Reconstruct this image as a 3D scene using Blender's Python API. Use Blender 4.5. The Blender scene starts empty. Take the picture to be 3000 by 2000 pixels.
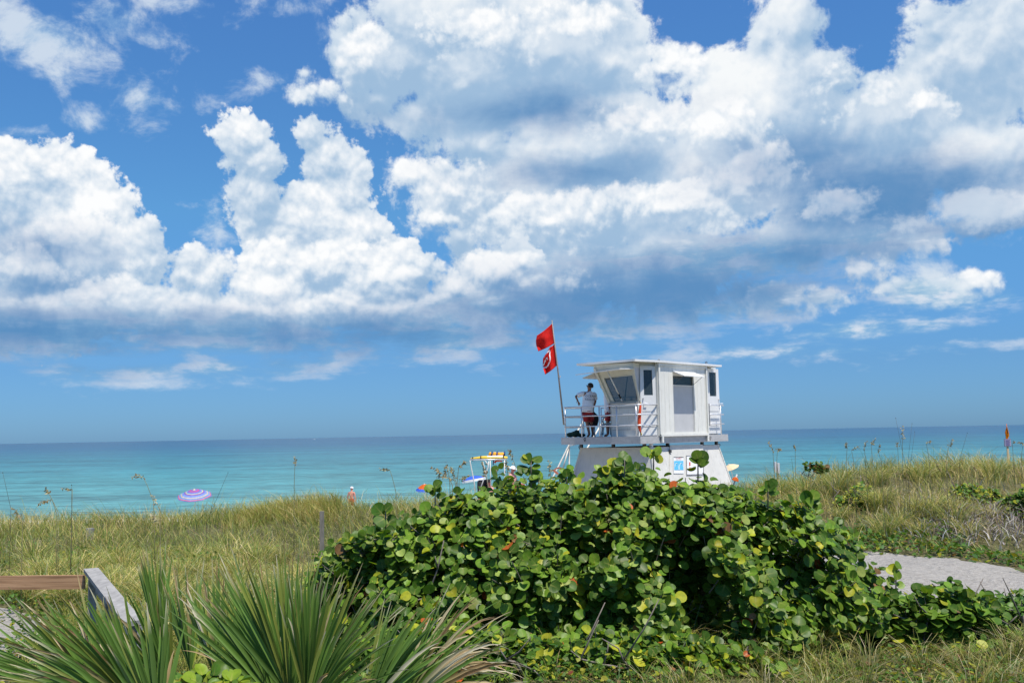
import bpy, bmesh, math, random
import numpy as np
from mathutils import Vector, Matrix, Euler

C = bpy.context.scene.collection
SC = bpy.context.scene
R = math.radians

# ------------------------------------------------------------------ camera
F = 2917.0                       # focal length in pixels of a 3000 x 2000 frame (35 mm lens)
PITCH, ROLL = R(5.32), R(1.07)
cam_d = bpy.data.cameras.new('camera')
cam_d.sensor_width = 36.0
cam_d.lens = 36.0 * F / 3000.0
cam_d.clip_start, cam_d.clip_end = 0.1, 200000.0
cam = bpy.data.objects.new('camera', cam_d)
C.objects.link(cam)
CM = Matrix.Rotation(R(90) + PITCH, 4, 'X') @ Matrix.Rotation(-ROLL, 4, 'Z')
cam.matrix_world = CM
SC.camera = cam
C3 = CM.to_3x3()

def ray(px, py):
    d = C3 @ Vector(((px - 1500) / F, -(py - 1000) / F, -1.0))
    return d

def at(px, py, Y):
    """world point at forward distance Y that was measured at this pixel of the photograph"""
    d = ray(px, py)
    return d * (Y / d.y)

def azel(px, py):
    d = ray(px, py).normalized()
    return math.atan2(d.x, d.y), math.asin(d.z)

# ------------------------------------------------------------------ render settings
SC.view_settings.view_transform = 'Standard'
SC.view_settings.look = 'None'
SC.view_settings.exposure = 0.4
SC.view_settings.gamma = 1.0
SC.cycles.max_bounces = 6
SC.cycles.diffuse_bounces = 3
SC.cycles.glossy_bounces = 2
SC.cycles.transmission_bounces = 4
SC.cycles.transparent_max_bounces = 8
SC.cycles.use_denoising = True
SC.cycles.denoiser = 'OPENIMAGEDENOISE'
SC.cycles.denoising_input_passes = 'RGB_ALBEDO_NORMAL'
SC.cycles.denoising_prefilter = 'ACCURATE'

# ------------------------------------------------------------------ sun
SUN_EL, SUN_AZ = R(68), R(142)      # azimuth clockwise from the view direction (+Y)
sun_d = bpy.data.lights.new('sun', 'SUN')
sun_d.energy = 4.6
sun_d.angle = R(0.53)
sun_d.color = (1.0, 0.94, 0.84)
sun = bpy.data.objects.new('sun', sun_d)
C.objects.link(sun)
SUND = Vector((math.cos(SUN_EL) * math.sin(SUN_AZ), math.cos(SUN_EL) * math.cos(SUN_AZ), math.sin(SUN_EL)))
sun.rotation_euler = SUND.to_track_quat('Z', 'Y').to_euler()

# ------------------------------------------------------------------ node helpers
class NT:
    """small expression builder for shader node trees"""
    def __init__(s, tree):
        s.t = tree
    def n(s, kind, **kw):
        nd = s.t.nodes.new(kind)
        for k, v in kw.items():
            setattr(nd, k, v)
        return nd
    def put(s, sock, v):
        if v is None:
            return
        if isinstance(v, bpy.types.NodeSocket):
            s.t.links.new(v, sock)
        else:
            if sock.type == 'RGBA' and hasattr(v, '__len__') and len(v) == 3:
                v = (*v, 1.0)
            sock.default_value = v
    def m(s, op, a, b=None, c=None, clamp=False):
        nd = s.n('ShaderNodeMath', operation=op, use_clamp=clamp)
        s.put(nd.inputs[0], a); s.put(nd.inputs[1], b); s.put(nd.inputs[2], c)
        return nd.outputs[0]
    def add(s, a, b): return s.m('ADD', a, b)
    def sub(s, a, b): return s.m('SUBTRACT', a, b)
    def mul(s, a, b): return s.m('MULTIPLY', a, b)
    def vm(s, op, a, b=None, sc=None):
        nd = s.n('ShaderNodeVectorMath', operation=op)
        s.put(nd.inputs[0], a); s.put(nd.inputs[1], b)
        if sc is not None: s.put(nd.inputs['Scale'], sc)
        return nd.outputs['Value' if op in ('LENGTH', 'DOT_PRODUCT', 'DISTANCE') else 'Vector']
    def mr(s, v, a, b, c=0.0, d=1.0, smooth=True):
        nd = s.n('ShaderNodeMapRange', interpolation_type='SMOOTHSTEP' if smooth else 'LINEAR')
        for i, x in enumerate((v, a, b, c, d)):
            s.put(nd.inputs[i], x)
        return nd.outputs[0]
    def noise(s, vec, scale, detail=2.0, rough=0.5, dist=0.0, out='Fac', dim='3D'):
        nd = s.n('ShaderNodeTexNoise', noise_dimensions=dim)
        s.put(nd.inputs['Vector'], vec); s.put(nd.inputs['Scale'], scale)
        nd.inputs['Detail'].default_value = detail
        nd.inputs['Roughness'].default_value = rough
        nd.inputs['Distortion'].default_value = dist
        return nd.outputs[out]
    def voro(s, vec, scale, detail=0.0, rough=0.5, feature='F1', smooth=None, out='Distance', dim='3D'):
        nd = s.n('ShaderNodeTexVoronoi', voronoi_dimensions=dim, feature=feature)
        s.put(nd.inputs['Vector'], vec); s.put(nd.inputs['Scale'], scale)
        nd.normalize = True
        if 'Detail' in nd.inputs: nd.inputs['Detail'].default_value = detail
        if 'Roughness' in nd.inputs: nd.inputs['Roughness'].default_value = rough
        if smooth is not None and 'Smoothness' in nd.inputs: nd.inputs['Smoothness'].default_value = smooth
        return nd.outputs[out]
    def mix(s, f, a, b, blend='MIX'):
        nd = s.n('ShaderNodeMix', data_type='RGBA', blend_type=blend)
        s.put(nd.inputs[0], f); s.put(nd.inputs[6], a); s.put(nd.inputs[7], b)
        return nd.outputs[2]
    def ramp(s, f, stops, mode='LINEAR'):
        nd = s.n('ShaderNodeValToRGB')
        cr = nd.color_ramp
        cr.interpolation = mode
        while len(cr.elements) < len(stops):
            cr.elements.new(0.5)
        for e, (p, c) in zip(cr.elements, stops):
            e.position = p
            e.color = (*c, 1.0) if len(c) == 3 else c
        s.put(nd.inputs[0], f)
        return nd.outputs[0]
    def xyz(s, x, y, z=0.0):
        nd = s.n('ShaderNodeCombineXYZ')
        s.put(nd.inputs[0], x); s.put(nd.inputs[1], y); s.put(nd.inputs[2], z)
        return nd.outputs[0]
    def sep(s, v):
        nd = s.n('ShaderNodeSeparateXYZ')
        s.put(nd.inputs[0], v)
        return nd.outputs

def srgb(r, g, b):
    f = lambda c: c / 255 / 12.92 if c / 255 <= 0.04045 else ((c / 255 + 0.055) / 1.055) ** 2.4
    return (f(r), f(g), f(b))
# ------------------------------------------------------------------ world: Nishita sky under procedural cumulus
# every cloud is a group of lobes (azimuth, elevation, half widths), given here by where they stand in the sky
CUMULUS = [  # crisp towers and banks: x, y, half width, half height
    (-30, 560, 250, 165), (150, 510, 150, 100), (285, 600, 115, 120), (200, 760, 270, 190), (430, 690, 55, 62), (445, 775, 58, 62), (90, 900, 380, 120), (380, 900, 170, 80),
    (715, 395, 72, 64), (690, 450, 46, 44), (775, 490, 66, 80), (765, 590, 85, 110), (915, 398, 54, 60), (965, 470, 76, 80), (1025, 560, 80, 120),
    (920, 650, 150, 130), (1075, 670, 75, 110), (950, 770, 240, 130), (575, 755, 55, 50), (625, 800, 62, 75), (535, 790, 38, 60),
    (800, 765, 60, 52), (790, 840, 130, 80), (960, 775, 75, 60), (1110, 800, 150, 110), (1230, 790, 70, 55), (1345, 845, 62, 50),
    (1455, 800, 85, 75), (1520, 760, 60, 50), (1400, 880, 130, 70), (700, 910, 320, 70), (1100, 910, 300, 62)]
FRONT = [    # nearer puffs that overlap the banks behind them
    (575, 760, 56, 52), (628, 812, 64, 72), (535, 800, 38, 60), (800, 772, 66, 56), (780, 850, 140, 78), (965, 785, 80, 62), (1115, 818, 150, 100), (1232, 800, 70, 52), (1345, 850, 62, 46), (1410, 890, 130, 56), (700, 905, 330, 62), (1110, 905, 310, 56),
    (432, 690, 52, 58), (448, 780, 55, 58), (380, 880, 150, 70), (200, 900, 230, 60), (250, 700, 90, 80), (60, 800, 130, 70), (1460, 805, 85, 70), (1535, 765, 58, 46), (1580, 830, 110, 40),
    (1900, 375, 150, 72), (2120, 395, 105, 88), (2190, 530, 140, 110), (1950, 610, 300, 78), (1620, 650, 230, 78), (1330, 560, 120, 90), (1290, 640, 80, 52), (1205, 515, 55, 34), (1400, 130, 150, 90), (1700, 90, 160, 70), (1950, 200, 110, 80),
    (2450, 240, 95, 60), (2560, 300, 110, 50), (2700, 310, 70, 36), (2465, 605, 78, 36), (2866, 610, 110, 52), (2700, 700, 62, 36), (2730, 850, 120, 46), (2850, 830, 70, 34), (2290, 880, 110, 52), (2410, 874, 60, 24), (2530, 785, 55, 24), (930, 272, 50, 24), (1085, 180, 90, 90)]
MASS = [     # the large ragged mass over the right half
    (1290, 70, 200, 170), (1180, 200, 150, 130), (1230, 330, 120, 70), (1060, 70, 42, 60), (1070, 190, 100, 95), (940, 272, 50, 26), (1110, 290, 110, 62), (1360, 250, 200, 190), (1620, 150, 290, 230),
    (1790, 190, 150, 140), (1410, 430, 150, 110), (1500, 560, 250, 150), (1205, 520, 55, 36), (1265, 600, 78, 55), (1350, 690, 50, 40), (1750, 450, 330, 250),
    (1700, 650, 300, 150), (2050, 520, 300, 190), (1880, 800, 440, 135), (1720, 860, 320, 80), (2000, 860, 330, 70), (2250, 330, 270, 250), (2230, 110, 85, 130), (2330, 90, 90, 120),
    (2440, 230, 110, 85), (2640, 340, 260, 180), (2740, 90, 95, 100), (2880, 180, 260, 240), (2800, 480, 320, 150), (2480, 560, 350, 170), (2360, 690, 300, 78), (2950, 600, 130, 90)]
WISPS = [    # thin torn shreds
    (110, 110, 240, 110), (330, 60, 130, 90), (440, 112, 90, 44), (170, 215, 100, 56), (520, 12, 150, 44), (600, 50, 90, 36), (850, 16, 160, 32),
    (410, 285, 100, 66), (480, 325, 72, 34), (250, 352, 90, 46), (830, 238, 80, 34), (90, 385, 60, 28), (620, 650, 50, 60), (985, 110, 60, 50),
    (2420, 590, 90, 40), (2510, 605, 80, 40), (2870, 605, 130, 60), (2660, 690, 95, 50), (2700, 770, 70, 66), (2540, 775, 80, 36)]
BANDS = [    # flat low cloud towards the horizon
    (100, 975, 620, 84), (720, 985, 600, 70), (1280, 985, 420, 70), (240, 1085, 120, 36), (420, 1085, 150, 34), (640, 1075, 130, 36), (830, 1070, 120, 34), (430, 1122, 70, 14), (960, 1062, 70, 30),
    (1190, 1052, 120, 16), (1500, 1005, 280, 40), (1780, 955, 300, 60), (1560, 900, 380, 60), (2040, 905, 330, 50), (2250, 870, 150, 66), (2400, 876, 90, 34), (2700, 850, 150, 60), (2800, 880, 110, 36),
    (2930, 862, 70, 24), (2500, 965, 190, 36), (2700, 950, 110, 24), (2250, 1030, 500, 18), (2100, 760, 480, 70), (2600, 690, 300, 40), (1000, 1040, 260, 24), (150, 1030, 420, 30)]
DARK = [     # flat shaded undersides
    (90, 965, 460, 72), (520, 985, 340, 46), (1180, 985, 460, 58), (850, 985, 300, 36), (2030, 845, 440, 100), (1760, 885, 400, 92), (1450, 905, 220, 45), (2300, 745, 320, 60), (2600, 580, 400, 110),
    (1560, 330, 210, 34), (1720, 505, 160, 26), (1500, 965, 300, 30), (250, 1030, 420, 20), (2250, 500, 200, 70), (2900, 680, 200, 50), (980, 955, 280, 30), (60, 1065, 200, 22), (1000, 1030, 300, 26), (120, 730, 130, 45), (160, 840, 90, 40)]

def build_world():
    w = bpy.data.worlds.new('World')
    SC.world = w
    w.use_nodes = True
    t = w.node_tree
    t.nodes.clear()
    k = NT(t)
    d = k.vm('NORMALIZE', k.n('ShaderNodeTexCoord').outputs['Generated'])
    x, y, z = k.sep(d)
    az = k.m('ARCTAN2', x, y)
    el = k.m('ARCSINE', z)
    P0 = k.xyz(az, el, 0.0)
    def lobes(P, rows, sm):
        out = None
        for (cx, cy, rx, ry) in rows:
            a, e = azel(cx, cy)
            a2, _ = azel(cx + rx, cy)
            _, e2 = azel(cx, cy - ry)
            rx_, ry_ = abs(a2 - a), abs(e2 - e)
            v = k.vm('SUBTRACT', P, (a, e, 0))
            v = k.vm('MULTIPLY', v, (1 / rx_, 1 / ry_, 0))
            g = min(rx_, ry_)
            s = k.m('MULTIPLY_ADD', k.vm('LENGTH', v), -g, g)
            out = s if out is None else k.m('SMOOTH_MAX', out, s, sm)
        return out
    def puff(P, sc, seed):
        """cauliflower relief, about -0.5 .. 0.5"""
        Q = k.vm('ADD', P, (seed, seed * 1.7, seed * 0.3))
        Q = k.vm('ADD', Q, k.vm('SCALE', WARP, sc=0.6 / sc))
        v = k.voro(Q, sc, 3.0, 0.55, dim='2D')
        return k.sub(0.40, v)
    WARP = k.vm('SUBTRACT', k.noise(P0, 9.0, 2, 0.55, out='Color', dim='2D'), (0.5, 0.5, 0.5))
    LU = (-0.0015, 0.0065, 0.0)         # toward the light, in the sky
    fine = k.sub(k.noise(P0, 90.0, 3, 0.65, dim='2D'), 0.5)
    broad = k.sub(k.noise(k.vm('ADD', P0, (9.0, 4.0, 0.0)), 7.0, 4, 0.6, dim='2D'), 0.5)
    tear = k.sub(k.noise(k.vm('ADD', P0, (5.0, 1.0, 2.0)), 10.0, 7, 0.62, 0.3, dim='2D'), 0.5)
    # ---- crisp cumulus
    pA = puff(P0, 22.0, 3.1)
    LA0 = lobes(P0, CUMULUS, 0.005)
    c0 = k.m('MULTIPLY_ADD', pA, 0.046, LA0)
    P1 = k.vm('ADD', P0, LU)
    pB = puff(P1, 22.0, 3.1)
    c1 = k.m('MULTIPLY_ADD', pB, 0.036, lobes(P1, CUMULUS, 0.012))
    cA = k.m('MULTIPLY_ADD', fine, 0.016, c0)
    aA = k.mr(cA, 0.000, 0.0055)
    lA = k.mr(k.m('MULTIPLY_ADD', pA, 0.016, k.m('MULTIPLY_ADD', fine, 0.011, k.m('MULTIPLY_ADD', broad, 0.030, k.sub(k.m('MULTIPLY_ADD', pA, -0.010, c0), c1)))), -0.0120, 0.0215)
    f0 = k.m('MULTIPLY_ADD', pA, 0.034, k.add(lobes(P0, FRONT, 0.004), 0.003))
    f1 = k.m('MULTIPLY_ADD', pB, 0.034, k.add(lobes(P1, FRONT, 0.004), 0.003))
    cF = k.m('MULTIPLY_ADD', tear, 0.030, k.m('MULTIPLY_ADD', fine, 0.010, f0))
    aF = k.m('MULTIPLY', k.mr(cF, -0.001, 0.009), k.mr(el, 0.02, 0.14, 0.55, 1.0))
    lF = k.mr(k.m('MULTIPLY_ADD', pA, 0.016, k.m('MULTIPLY_ADD', broad, 0.020, k.m('MULTIPLY_ADD', fine, 0.010, k.m('MULTIPLY_ADD', tear, 0.014, k.sub(f0, f1))))), -0.0125, 0.0200)
    # ---- ragged mass
    pM0, pM1 = puff(P0, 17.0, 7.7), puff(P1, 17.0, 7.7)
    LM0, LM1 = lobes(P0, MASS, 0.016), lobes(P1, MASS, 0.016)
    m0 = k.m('MULTIPLY_ADD', pM0, 0.052, LM0)
    dM = k.m('MULTIPLY_ADD', k.sub(pM0, pM1), 0.026, k.sub(LM0, LM1))
    mB = k.m('MULTIPLY_ADD', fine, 0.014, k.m('MULTIPLY_ADD', tear, 0.075, m0))
    aB = k.mr(mB, -0.001, 0.012)
    lB = k.mr(k.m('MULTIPLY_ADD', broad, 0.044, k.m('MULTIPLY_ADD', fine, 0.006, k.m('MULTIPLY_ADD', tear, 0.018, dM))), -0.0105, 0.0215)
    # ---- shreds
    shred = k.noise(k.vm('MULTIPLY', P0, (1.0, 1.4, 1.0)), 16.0, 7, 0.62, 0.2, dim='2D')
    wC = k.m('MULTIPLY_ADD', k.sub(shred, 0.5), 0.10, lobes(P0, WISPS, 0.006))
    aC = k.m('MULTIPLY', k.mr(wC, -0.004, 0.030), 0.85)
    lC = k.mr(shred, 0.36, 0.62)
    # ---- low bands
    flat = k.noise(k.vm('MULTIPLY', P0, (1.0, 3.2, 1.0)), 14.0, 6, 0.6, 0.1, dim='2D')
    bD = k.m('MULTIPLY_ADD', k.sub(flat, 0.5), 0.050, lobes(P0, BANDS, 0.006))
    aD = k.m('MULTIPLY', k.mr(bD, -0.006, 0.018), 0.92)
    lD = k.mr(flat, 0.40, 0.62)
    # ---- undersides
    drk = k.m('MULTIPLY_ADD', tear, 0.045, k.m('MULTIPLY_ADD', k.sub(flat, 0.5), 0.018, lobes(P0, DARK, 0.02)))
    dk = k.mr(drk, -0.024, 0.024)
    WHITE, SOFT, GREY, BASE = srgb(253, 254, 255), srgb(216, 228, 240), srgb(158, 189, 219), srgb(84, 138, 190)
    def tone(l, white):
        return k.ramp(l, [(0.0, GREY), (0.45, SOFT), (0.85, white), (1.0, white)])
    colA = k.mix(k.m('MULTIPLY', dk, 0.92), tone(lA, WHITE), BASE)
    colF = k.mix(k.m('MULTIPLY', dk, 0.55), tone(lF, WHITE), BASE)
    colB = k.mix(k.m('MULTIPLY', dk, 0.92), tone(lB, srgb(246, 249, 251)), BASE)
    colC = k.mix(k.m('MULTIPLY', dk, 0.30), k.ramp(lC, [(0.0, srgb(160, 195, 226)), (1.0, srgb(216, 228, 240))]), BASE)
    colD = k.mix(k.m('MULTIPLY', dk, 0.92), k.ramp(lD, [(0.0, srgb(138, 184, 218)), (0.5, srgb(180, 208, 228)), (1.0, srgb(222, 230, 240))]), BASE)
    # ---- clear sky
    sky = k.n('ShaderNodeTexSky', sky_type='NISHITA', sun_disc=False)
    sky.sun_elevation = SUN_EL
    sky.sun_rotation = SUN_AZ
    sky.altitude = 0
    sky.air_density, sky.dust_density, sky.ozone_density = 1.0, 0.3, 2.5
    tint = k.ramp(k.mr(el, 0.0, 0.55, smooth=False), [(0.0, (0.29, 0.60, 1.22)), (0.12, (0.33, 0.63, 1.10)), (0.40, (0.53, 1.0, 1.30)), (1.0, (0.62, 1.10, 1.65))])
    skyc = k.mix(1.0, sky.outputs[0], tint, 'MULTIPLY')
    b0 = k.n('ShaderNodeBackground'); k.put(b0.inputs[0], skyc); b0.inputs[1].default_value = 0.076
    def over(base, col, a):
        b = k.n('ShaderNodeBackground'); k.put(b.inputs[0], col); b.inputs[1].default_value = 0.76
        mx = k.n('ShaderNodeMixShader')
        k.put(mx.inputs[0], a); k.put(mx.inputs[1], base); k.put(mx.inputs[2], b.outputs[0])
        return mx.outputs[0]
    # the mass stands behind the crisp banks, the shreds in front
    s = over(b0.outputs[0], colB, aB)
    s = over(s, colA, aA)
    s = over(s, colF, k.m('MULTIPLY', aF, k.mr(lF, -0.1, 0.55)))
    s = over(s, colD, aD)
    s = over(s, colC, aC)
    o = k.n('ShaderNodeOutputWorld')
    k.put(o.inputs[0], s)
    w.cycles.sampling_method = 'MANUAL'
    w.cycles.sample_map_resolution = 256
build_world()
# ------------------------------------------------------------------ object helpers
random.seed(7)
RNG = np.random.default_rng(11)

def tag(o, label=None, cat=None, group=None, kind=None):
    for k_, v in (('label', label), ('category', cat), ('group', group), ('kind', kind)):
        if v:
            o[k_] = v
    return o

def empty(name, loc, label=None, cat=None, group=None):
    o = bpy.data.objects.new(name, None)
    o.empty_display_size = 0.2
    o.location = loc
    C.objects.link(o)
    return tag(o, label, cat, group)

def origin_of(o):
    p = Vector((0, 0, 0))
    while o is not None:
        p += o.location
        o = o.parent
    return p

def link_mesh(name, me, mats, parent=None, smooth=False):
    o = bpy.data.objects.new(name, me)
    for mt in (mats if isinstance(mats, (list, tuple)) else [mats]):
        me.materials.append(mt)
    if parent is not None:
        me.transform(Matrix.Translation(-origin_of(parent)))
        o.parent = parent
    if smooth:
        me.polygons.foreach_set('use_smooth', np.ones(len(me.polygons), bool))
    C.objects.link(o)
    return o

class MB:
    """collects boxes, bars, tubes and sheets of ONE part"""
    def __init__(s):
        s.v, s.f, s.mi, s.cur = [], [], [], 0
    def add(s, vs, fs):
        b = len(s.v)
        s.v += [tuple(p) for p in vs]
        s.f += [tuple(b + i for i in f) for f in fs]
        s.mi += [s.cur] * len(fs)
        return s
    def mat(s, i):
        s.cur = i
        return s
    def prism(s, poly, ext):
        """flat polygon pushed along a vector"""
        n = len(poly)
        ext = Vector(ext)
        a = [Vector(p) for p in poly]
        b = [p + ext for p in a]
        fs = [tuple(range(n))[::-1], tuple(range(n, 2 * n))] + [(i, (i + 1) % n, n + (i + 1) % n, n + i) for i in range(n)]
        return s.add(a + b, fs)
    def box(s, c, size, X=(1, 0, 0), Y=(0, 1, 0), Z=(0, 0, 1)):
        c = Vector(c); X, Y, Z = Vector(X).normalized() * size[0] / 2, Vector(Y).normalized() * size[1] / 2, Vector(Z).normalized() * size[2] / 2
        return s.prism([c - X - Y - Z, c + X - Y - Z, c + X + Y - Z, c - X + Y - Z], Z * 2)
    def bar(s, a, b, w, t, up=(0, 0, 1)):
        a, b = Vector(a), Vector(b)
        d = (b - a).normalized()
        x = d.cross(Vector(up)).normalized() * w / 2
        u = x.cross(d).normalized() * t / 2
        return s.prism([a - x - u, a + x - u, a + x + u, a - x + u], b - a)
    def tube(s, pts, r, n=8, cap=True):
        pts = [Vector(p) for p in pts]
        rs = r if isinstance(r, (list, tuple)) else [r] * len(pts)
        vs, fs = [], []
        ref = Vector((0, 0, 1))
        d0 = (pts[1] - pts[0]).normalized()
        if abs(d0.z) > 0.9: ref = Vector((1, 0, 0))
        x = d0.cross(ref).normalized()
        for i, p in enumerate(pts):
            d = (pts[min(i + 1, len(pts) - 1)] - pts[max(i - 1, 0)]).normalized()
            x = (x - d * x.dot(d)).normalized()
            y = d.cross(x)
            for j in range(n):
                a = 2 * math.pi * j / n
                vs.append(p + (x * math.cos(a) + y * math.sin(a)) * rs[i])
        for i in range(len(pts) - 1):
            for j in range(n):
                fs.append((i * n + j, i * n + (j + 1) % n, (i + 1) * n + (j + 1) % n, (i + 1) * n + j))
        if cap:
            fs += [tuple(range(n))[::-1], tuple(range((len(pts) - 1) * n, len(pts) * n))]
        return s.add(vs, fs)
    def loft(s, rings, n=14, cap=True):
        """rings: (centre, half width vector, half depth vector)"""
        vs, fs = [], []
        for c, X, Y in rings:
            c, X, Y = Vector(c), Vector(X), Vector(Y)
            for j in range(n):
                a = 2 * math.pi * j / n
                vs.append(c + X * math.cos(a) + Y * math.sin(a))
        m_ = len(rings)
        for i in range(m_ - 1):
            for j in range(n):
                fs.append((i * n + j, i * n + (j + 1) % n, (i + 1) * n + (j + 1) % n, (i + 1) * n + j))
        if cap:
            fs += [tuple(range(n))[::-1], tuple(range((m_ - 1) * n, m_ * n))]
        return s.add(vs, fs)
    def torus(s, c, ax, R_, r, n=20, m=6, a0=0.0, a1=2 * math.pi):
        ax = Vector(ax).normalized()
        x = ax.orthogonal().normalized(); y = ax.cross(x)
        k = n if a1 - a0 > 6.2 else n + 1
        pts = [Vector(c) + (x * math.cos(a0 + (a1 - a0) * i / n) + y * math.sin(a0 + (a1 - a0) * i / n)) * R_ for i in range(k)]
        if a1 - a0 > 6.2: pts += pts[:1]
        return s.tube(pts, r, m, cap=a1 - a0 < 6.2)
    def build(s, name, mats, parent=None, smooth=False):
        me = bpy.data.meshes.new(name)
        me.from_pydata(s.v, [], s.f)
        me.polygons.foreach_set('material_index', np.array(s.mi, np.int32))
        me.update()
        return link_mesh(name, me, mats, parent, smooth)

def text_on(mb, text, c, right, up, size, nrm, depth=0.004):
    """letters as thin solids, centred on c"""
    cu = bpy.data.curves.new('lettering', 'FONT')
    cu.body, cu.size, cu.align_x, cu.align_y = text, size, 'CENTER', 'CENTER'
    cu.resolution_u = 2
    ob = bpy.data.objects.new('lettering', cu)
    me = ob.to_mesh()
    c, right, up, nrm = Vector(c), Vector(right).normalized(), Vector(up).normalized(), Vector(nrm).normalized()
    vs = [c + right * v.co.x + up * v.co.y + nrm * depth for v in me.vertices]
    mb.add(vs, [tuple(p.vertices) for p in me.polygons])
    ob.to_mesh_clear()
    bpy.data.objects.remove(ob)
    bpy.data.curves.remove(cu)

# ------------------------------------------------------------------ masses of blades and leaves
def raw_mesh(name, V, loops, starts, totals, tint, uv=None):
    me = bpy.data.meshes.new(name)
    me.vertices.add(len(V)); me.vertices.foreach_set('co', np.ascontiguousarray(V, np.float32).ravel())
    me.loops.add(len(loops)); me.loops.foreach_set('vertex_index', np.ascontiguousarray(loops, np.int32))
    me.polygons.add(len(starts)); me.polygons.foreach_set('loop_start', np.ascontiguousarray(starts, np.int32))
    a = me.attributes.new('tint', 'FLOAT_COLOR', 'POINT')
    t4 = np.ones((len(V), 4), np.float32); t4[:, :3] = tint
    a.data.foreach_set('color', t4.ravel())
    if uv is not None:
        b = me.attributes.new('leafpos', 'FLOAT_VECTOR', 'POINT')
        u3 = np.zeros((len(V), 3), np.float32); u3[:, :2] = uv
        b.data.foreach_set('vector', u3.ravel())
    me.update(calc_edges=True)
    me.validate()
    return me

def blades(base, height, lean, width, tint, curl=1.0, tip=None):
    """base (N,3), height (N), lean (N,2) horizontal reach of the tip, tint (N,3): ribbons of three segments"""
    N = len(base)
    yaw = RNG.uniform(0, math.pi, N)
    W = np.stack([np.cos(yaw), np.sin(yaw), np.zeros(N)], 1) * width[:, None] * 0.5
    ts = (0.0, 0.38, 0.72, 1.0)
    ws = (1.0, 0.85, 0.55, 0.0)
    reach = np.hypot(lean[:, 0], lean[:, 1])
    drop = np.clip(reach / np.maximum(height, 1e-3), 0, 1.4) * 0.30 * curl
    V = np.zeros((N, 7, 3), np.float32); T = np.zeros((N, 7, 3), np.float32)
    tipc = tint if tip is None else tip
    for i, (t, w) in enumerate(zip(ts, ws)):
        p = base.copy()
        p[:, :2] += lean * (t ** 1.8)
        p[:, 2] += height * (t * (1 + drop) - drop * t ** 3 * 1.6)
        cc = tint * (1 - t) + tipc * t
        if i < 3:
            V[:, 2 * i] = p - W * w; V[:, 2 * i + 1] = p + W * w
            T[:, 2 * i] = cc; T[:, 2 * i + 1] = cc
        else:
            V[:, 6] = p; T[:, 6] = cc
    lp = np.array([0, 1, 3, 2, 2, 3, 5, 4, 4, 5, 6])
    loops = (np.arange(N)[:, None] * 7 + lp[None]).ravel()
    starts = (np.arange(N)[:, None] * 11 + np.array([0, 4, 8])[None]).ravel()
    return V.reshape(-1, 3), loops, starts, np.tile([4, 4, 3], N), T.reshape(-1, 3)

def join_raw(parts):
    V, L, S, Tt, Ti = [], [], [], [], []
    nv = nl = 0
    for v, l, s_, t, c in parts:
        V.append(v); L.append(l + nv); S.append(s_ + nl); Tt.append(t); Ti.append(c)
        nv += len(v); nl += len(l)
    return np.concatenate(V), np.concatenate(L), np.concatenate(S), np.concatenate(Tt), np.concatenate(Ti)

def scatter(tv, tf, pos, frames, scale, tint, name, uv=None, cup=False):
    """copies of one small leaf (tv, tf) merged into one mesh; frames (N,3,3) with rows = leaf x, y, normal"""
    N, n = len(pos), len(tv)
    if cup: frames = frames * np.stack([np.ones(N), RNG.uniform(0.86, 1.1, N), RNG.choice([1.0, 1.0, 1.0, -0.7], N) * RNG.uniform(0.4, 2.4, N)], 1)[:, :, None]
    V = np.einsum('nk,Nkj->Nnj', tv, frames) * scale[:, None, None] + pos[:, None, :]
    lt = np.concatenate([np.array(f) for f in tf]); tt = np.array([len(f) for f in tf])
    st = np.concatenate([[0], np.cumsum(tt)[:-1]])
    loops = (np.arange(N)[:, None] * n + lt[None]).ravel()
    starts = (np.arange(N)[:, None] * len(lt) + st[None]).ravel()
    T = np.repeat(tint, n, 0)
    U = None if uv is None else np.tile(uv, (N, 1))
    return raw_mesh(name, V.reshape(-1, 3), loops, starts, np.tile(tt, N), T, U)

def frames_from(nrm, spin=None, axis=None):
    """leaf frames whose third row is nrm; the first row spins freely or follows axis"""
    nrm = nrm / np.linalg.norm(nrm, axis=1, keepdims=True)
    if axis is None:
        axis = RNG.normal(size=nrm.shape)
    x = axis - nrm * np.sum(axis * nrm, 1, keepdims=True)
    x /= np.linalg.norm(x, axis=1, keepdims=True)
    y = np.cross(nrm, x)
    return np.stack([x, y, nrm], 1)

# ------------------------------------------------------------------ materials
def new_mat(name):
    mt = bpy.data.materials.new(name)
    mt.use_nodes = True
    t = mt.node_tree
    t.nodes.clear()
    return mt, NT(t)

def finish(k, surf, disp=None):
    o = k.n('ShaderNodeOutputMaterial')
    k.put(o.inputs[0], surf)

def principled(k, col, rough=0.6, metal=0.0, spec=0.4, normal=None):
    b = k.n('ShaderNodeBsdfPrincipled')
    k.put(b.inputs['Base Color'], col); k.put(b.inputs['Roughness'], rough)
    b.inputs['Metallic'].default_value = metal
    b.inputs['Specular IOR Level'].default_value = spec
    if normal is not None: k.put(b.inputs['Normal'], normal)
    return b.outputs[0]

def bump(k, h, strength=0.3, dist=0.02):
    nd = k.n('ShaderNodeBump')
    nd.inputs['Strength'].default_value = strength
    nd.inputs['Distance'].default_value = dist
    k.put(nd.inputs['Height'], h)
    return nd.outputs[0]

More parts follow.
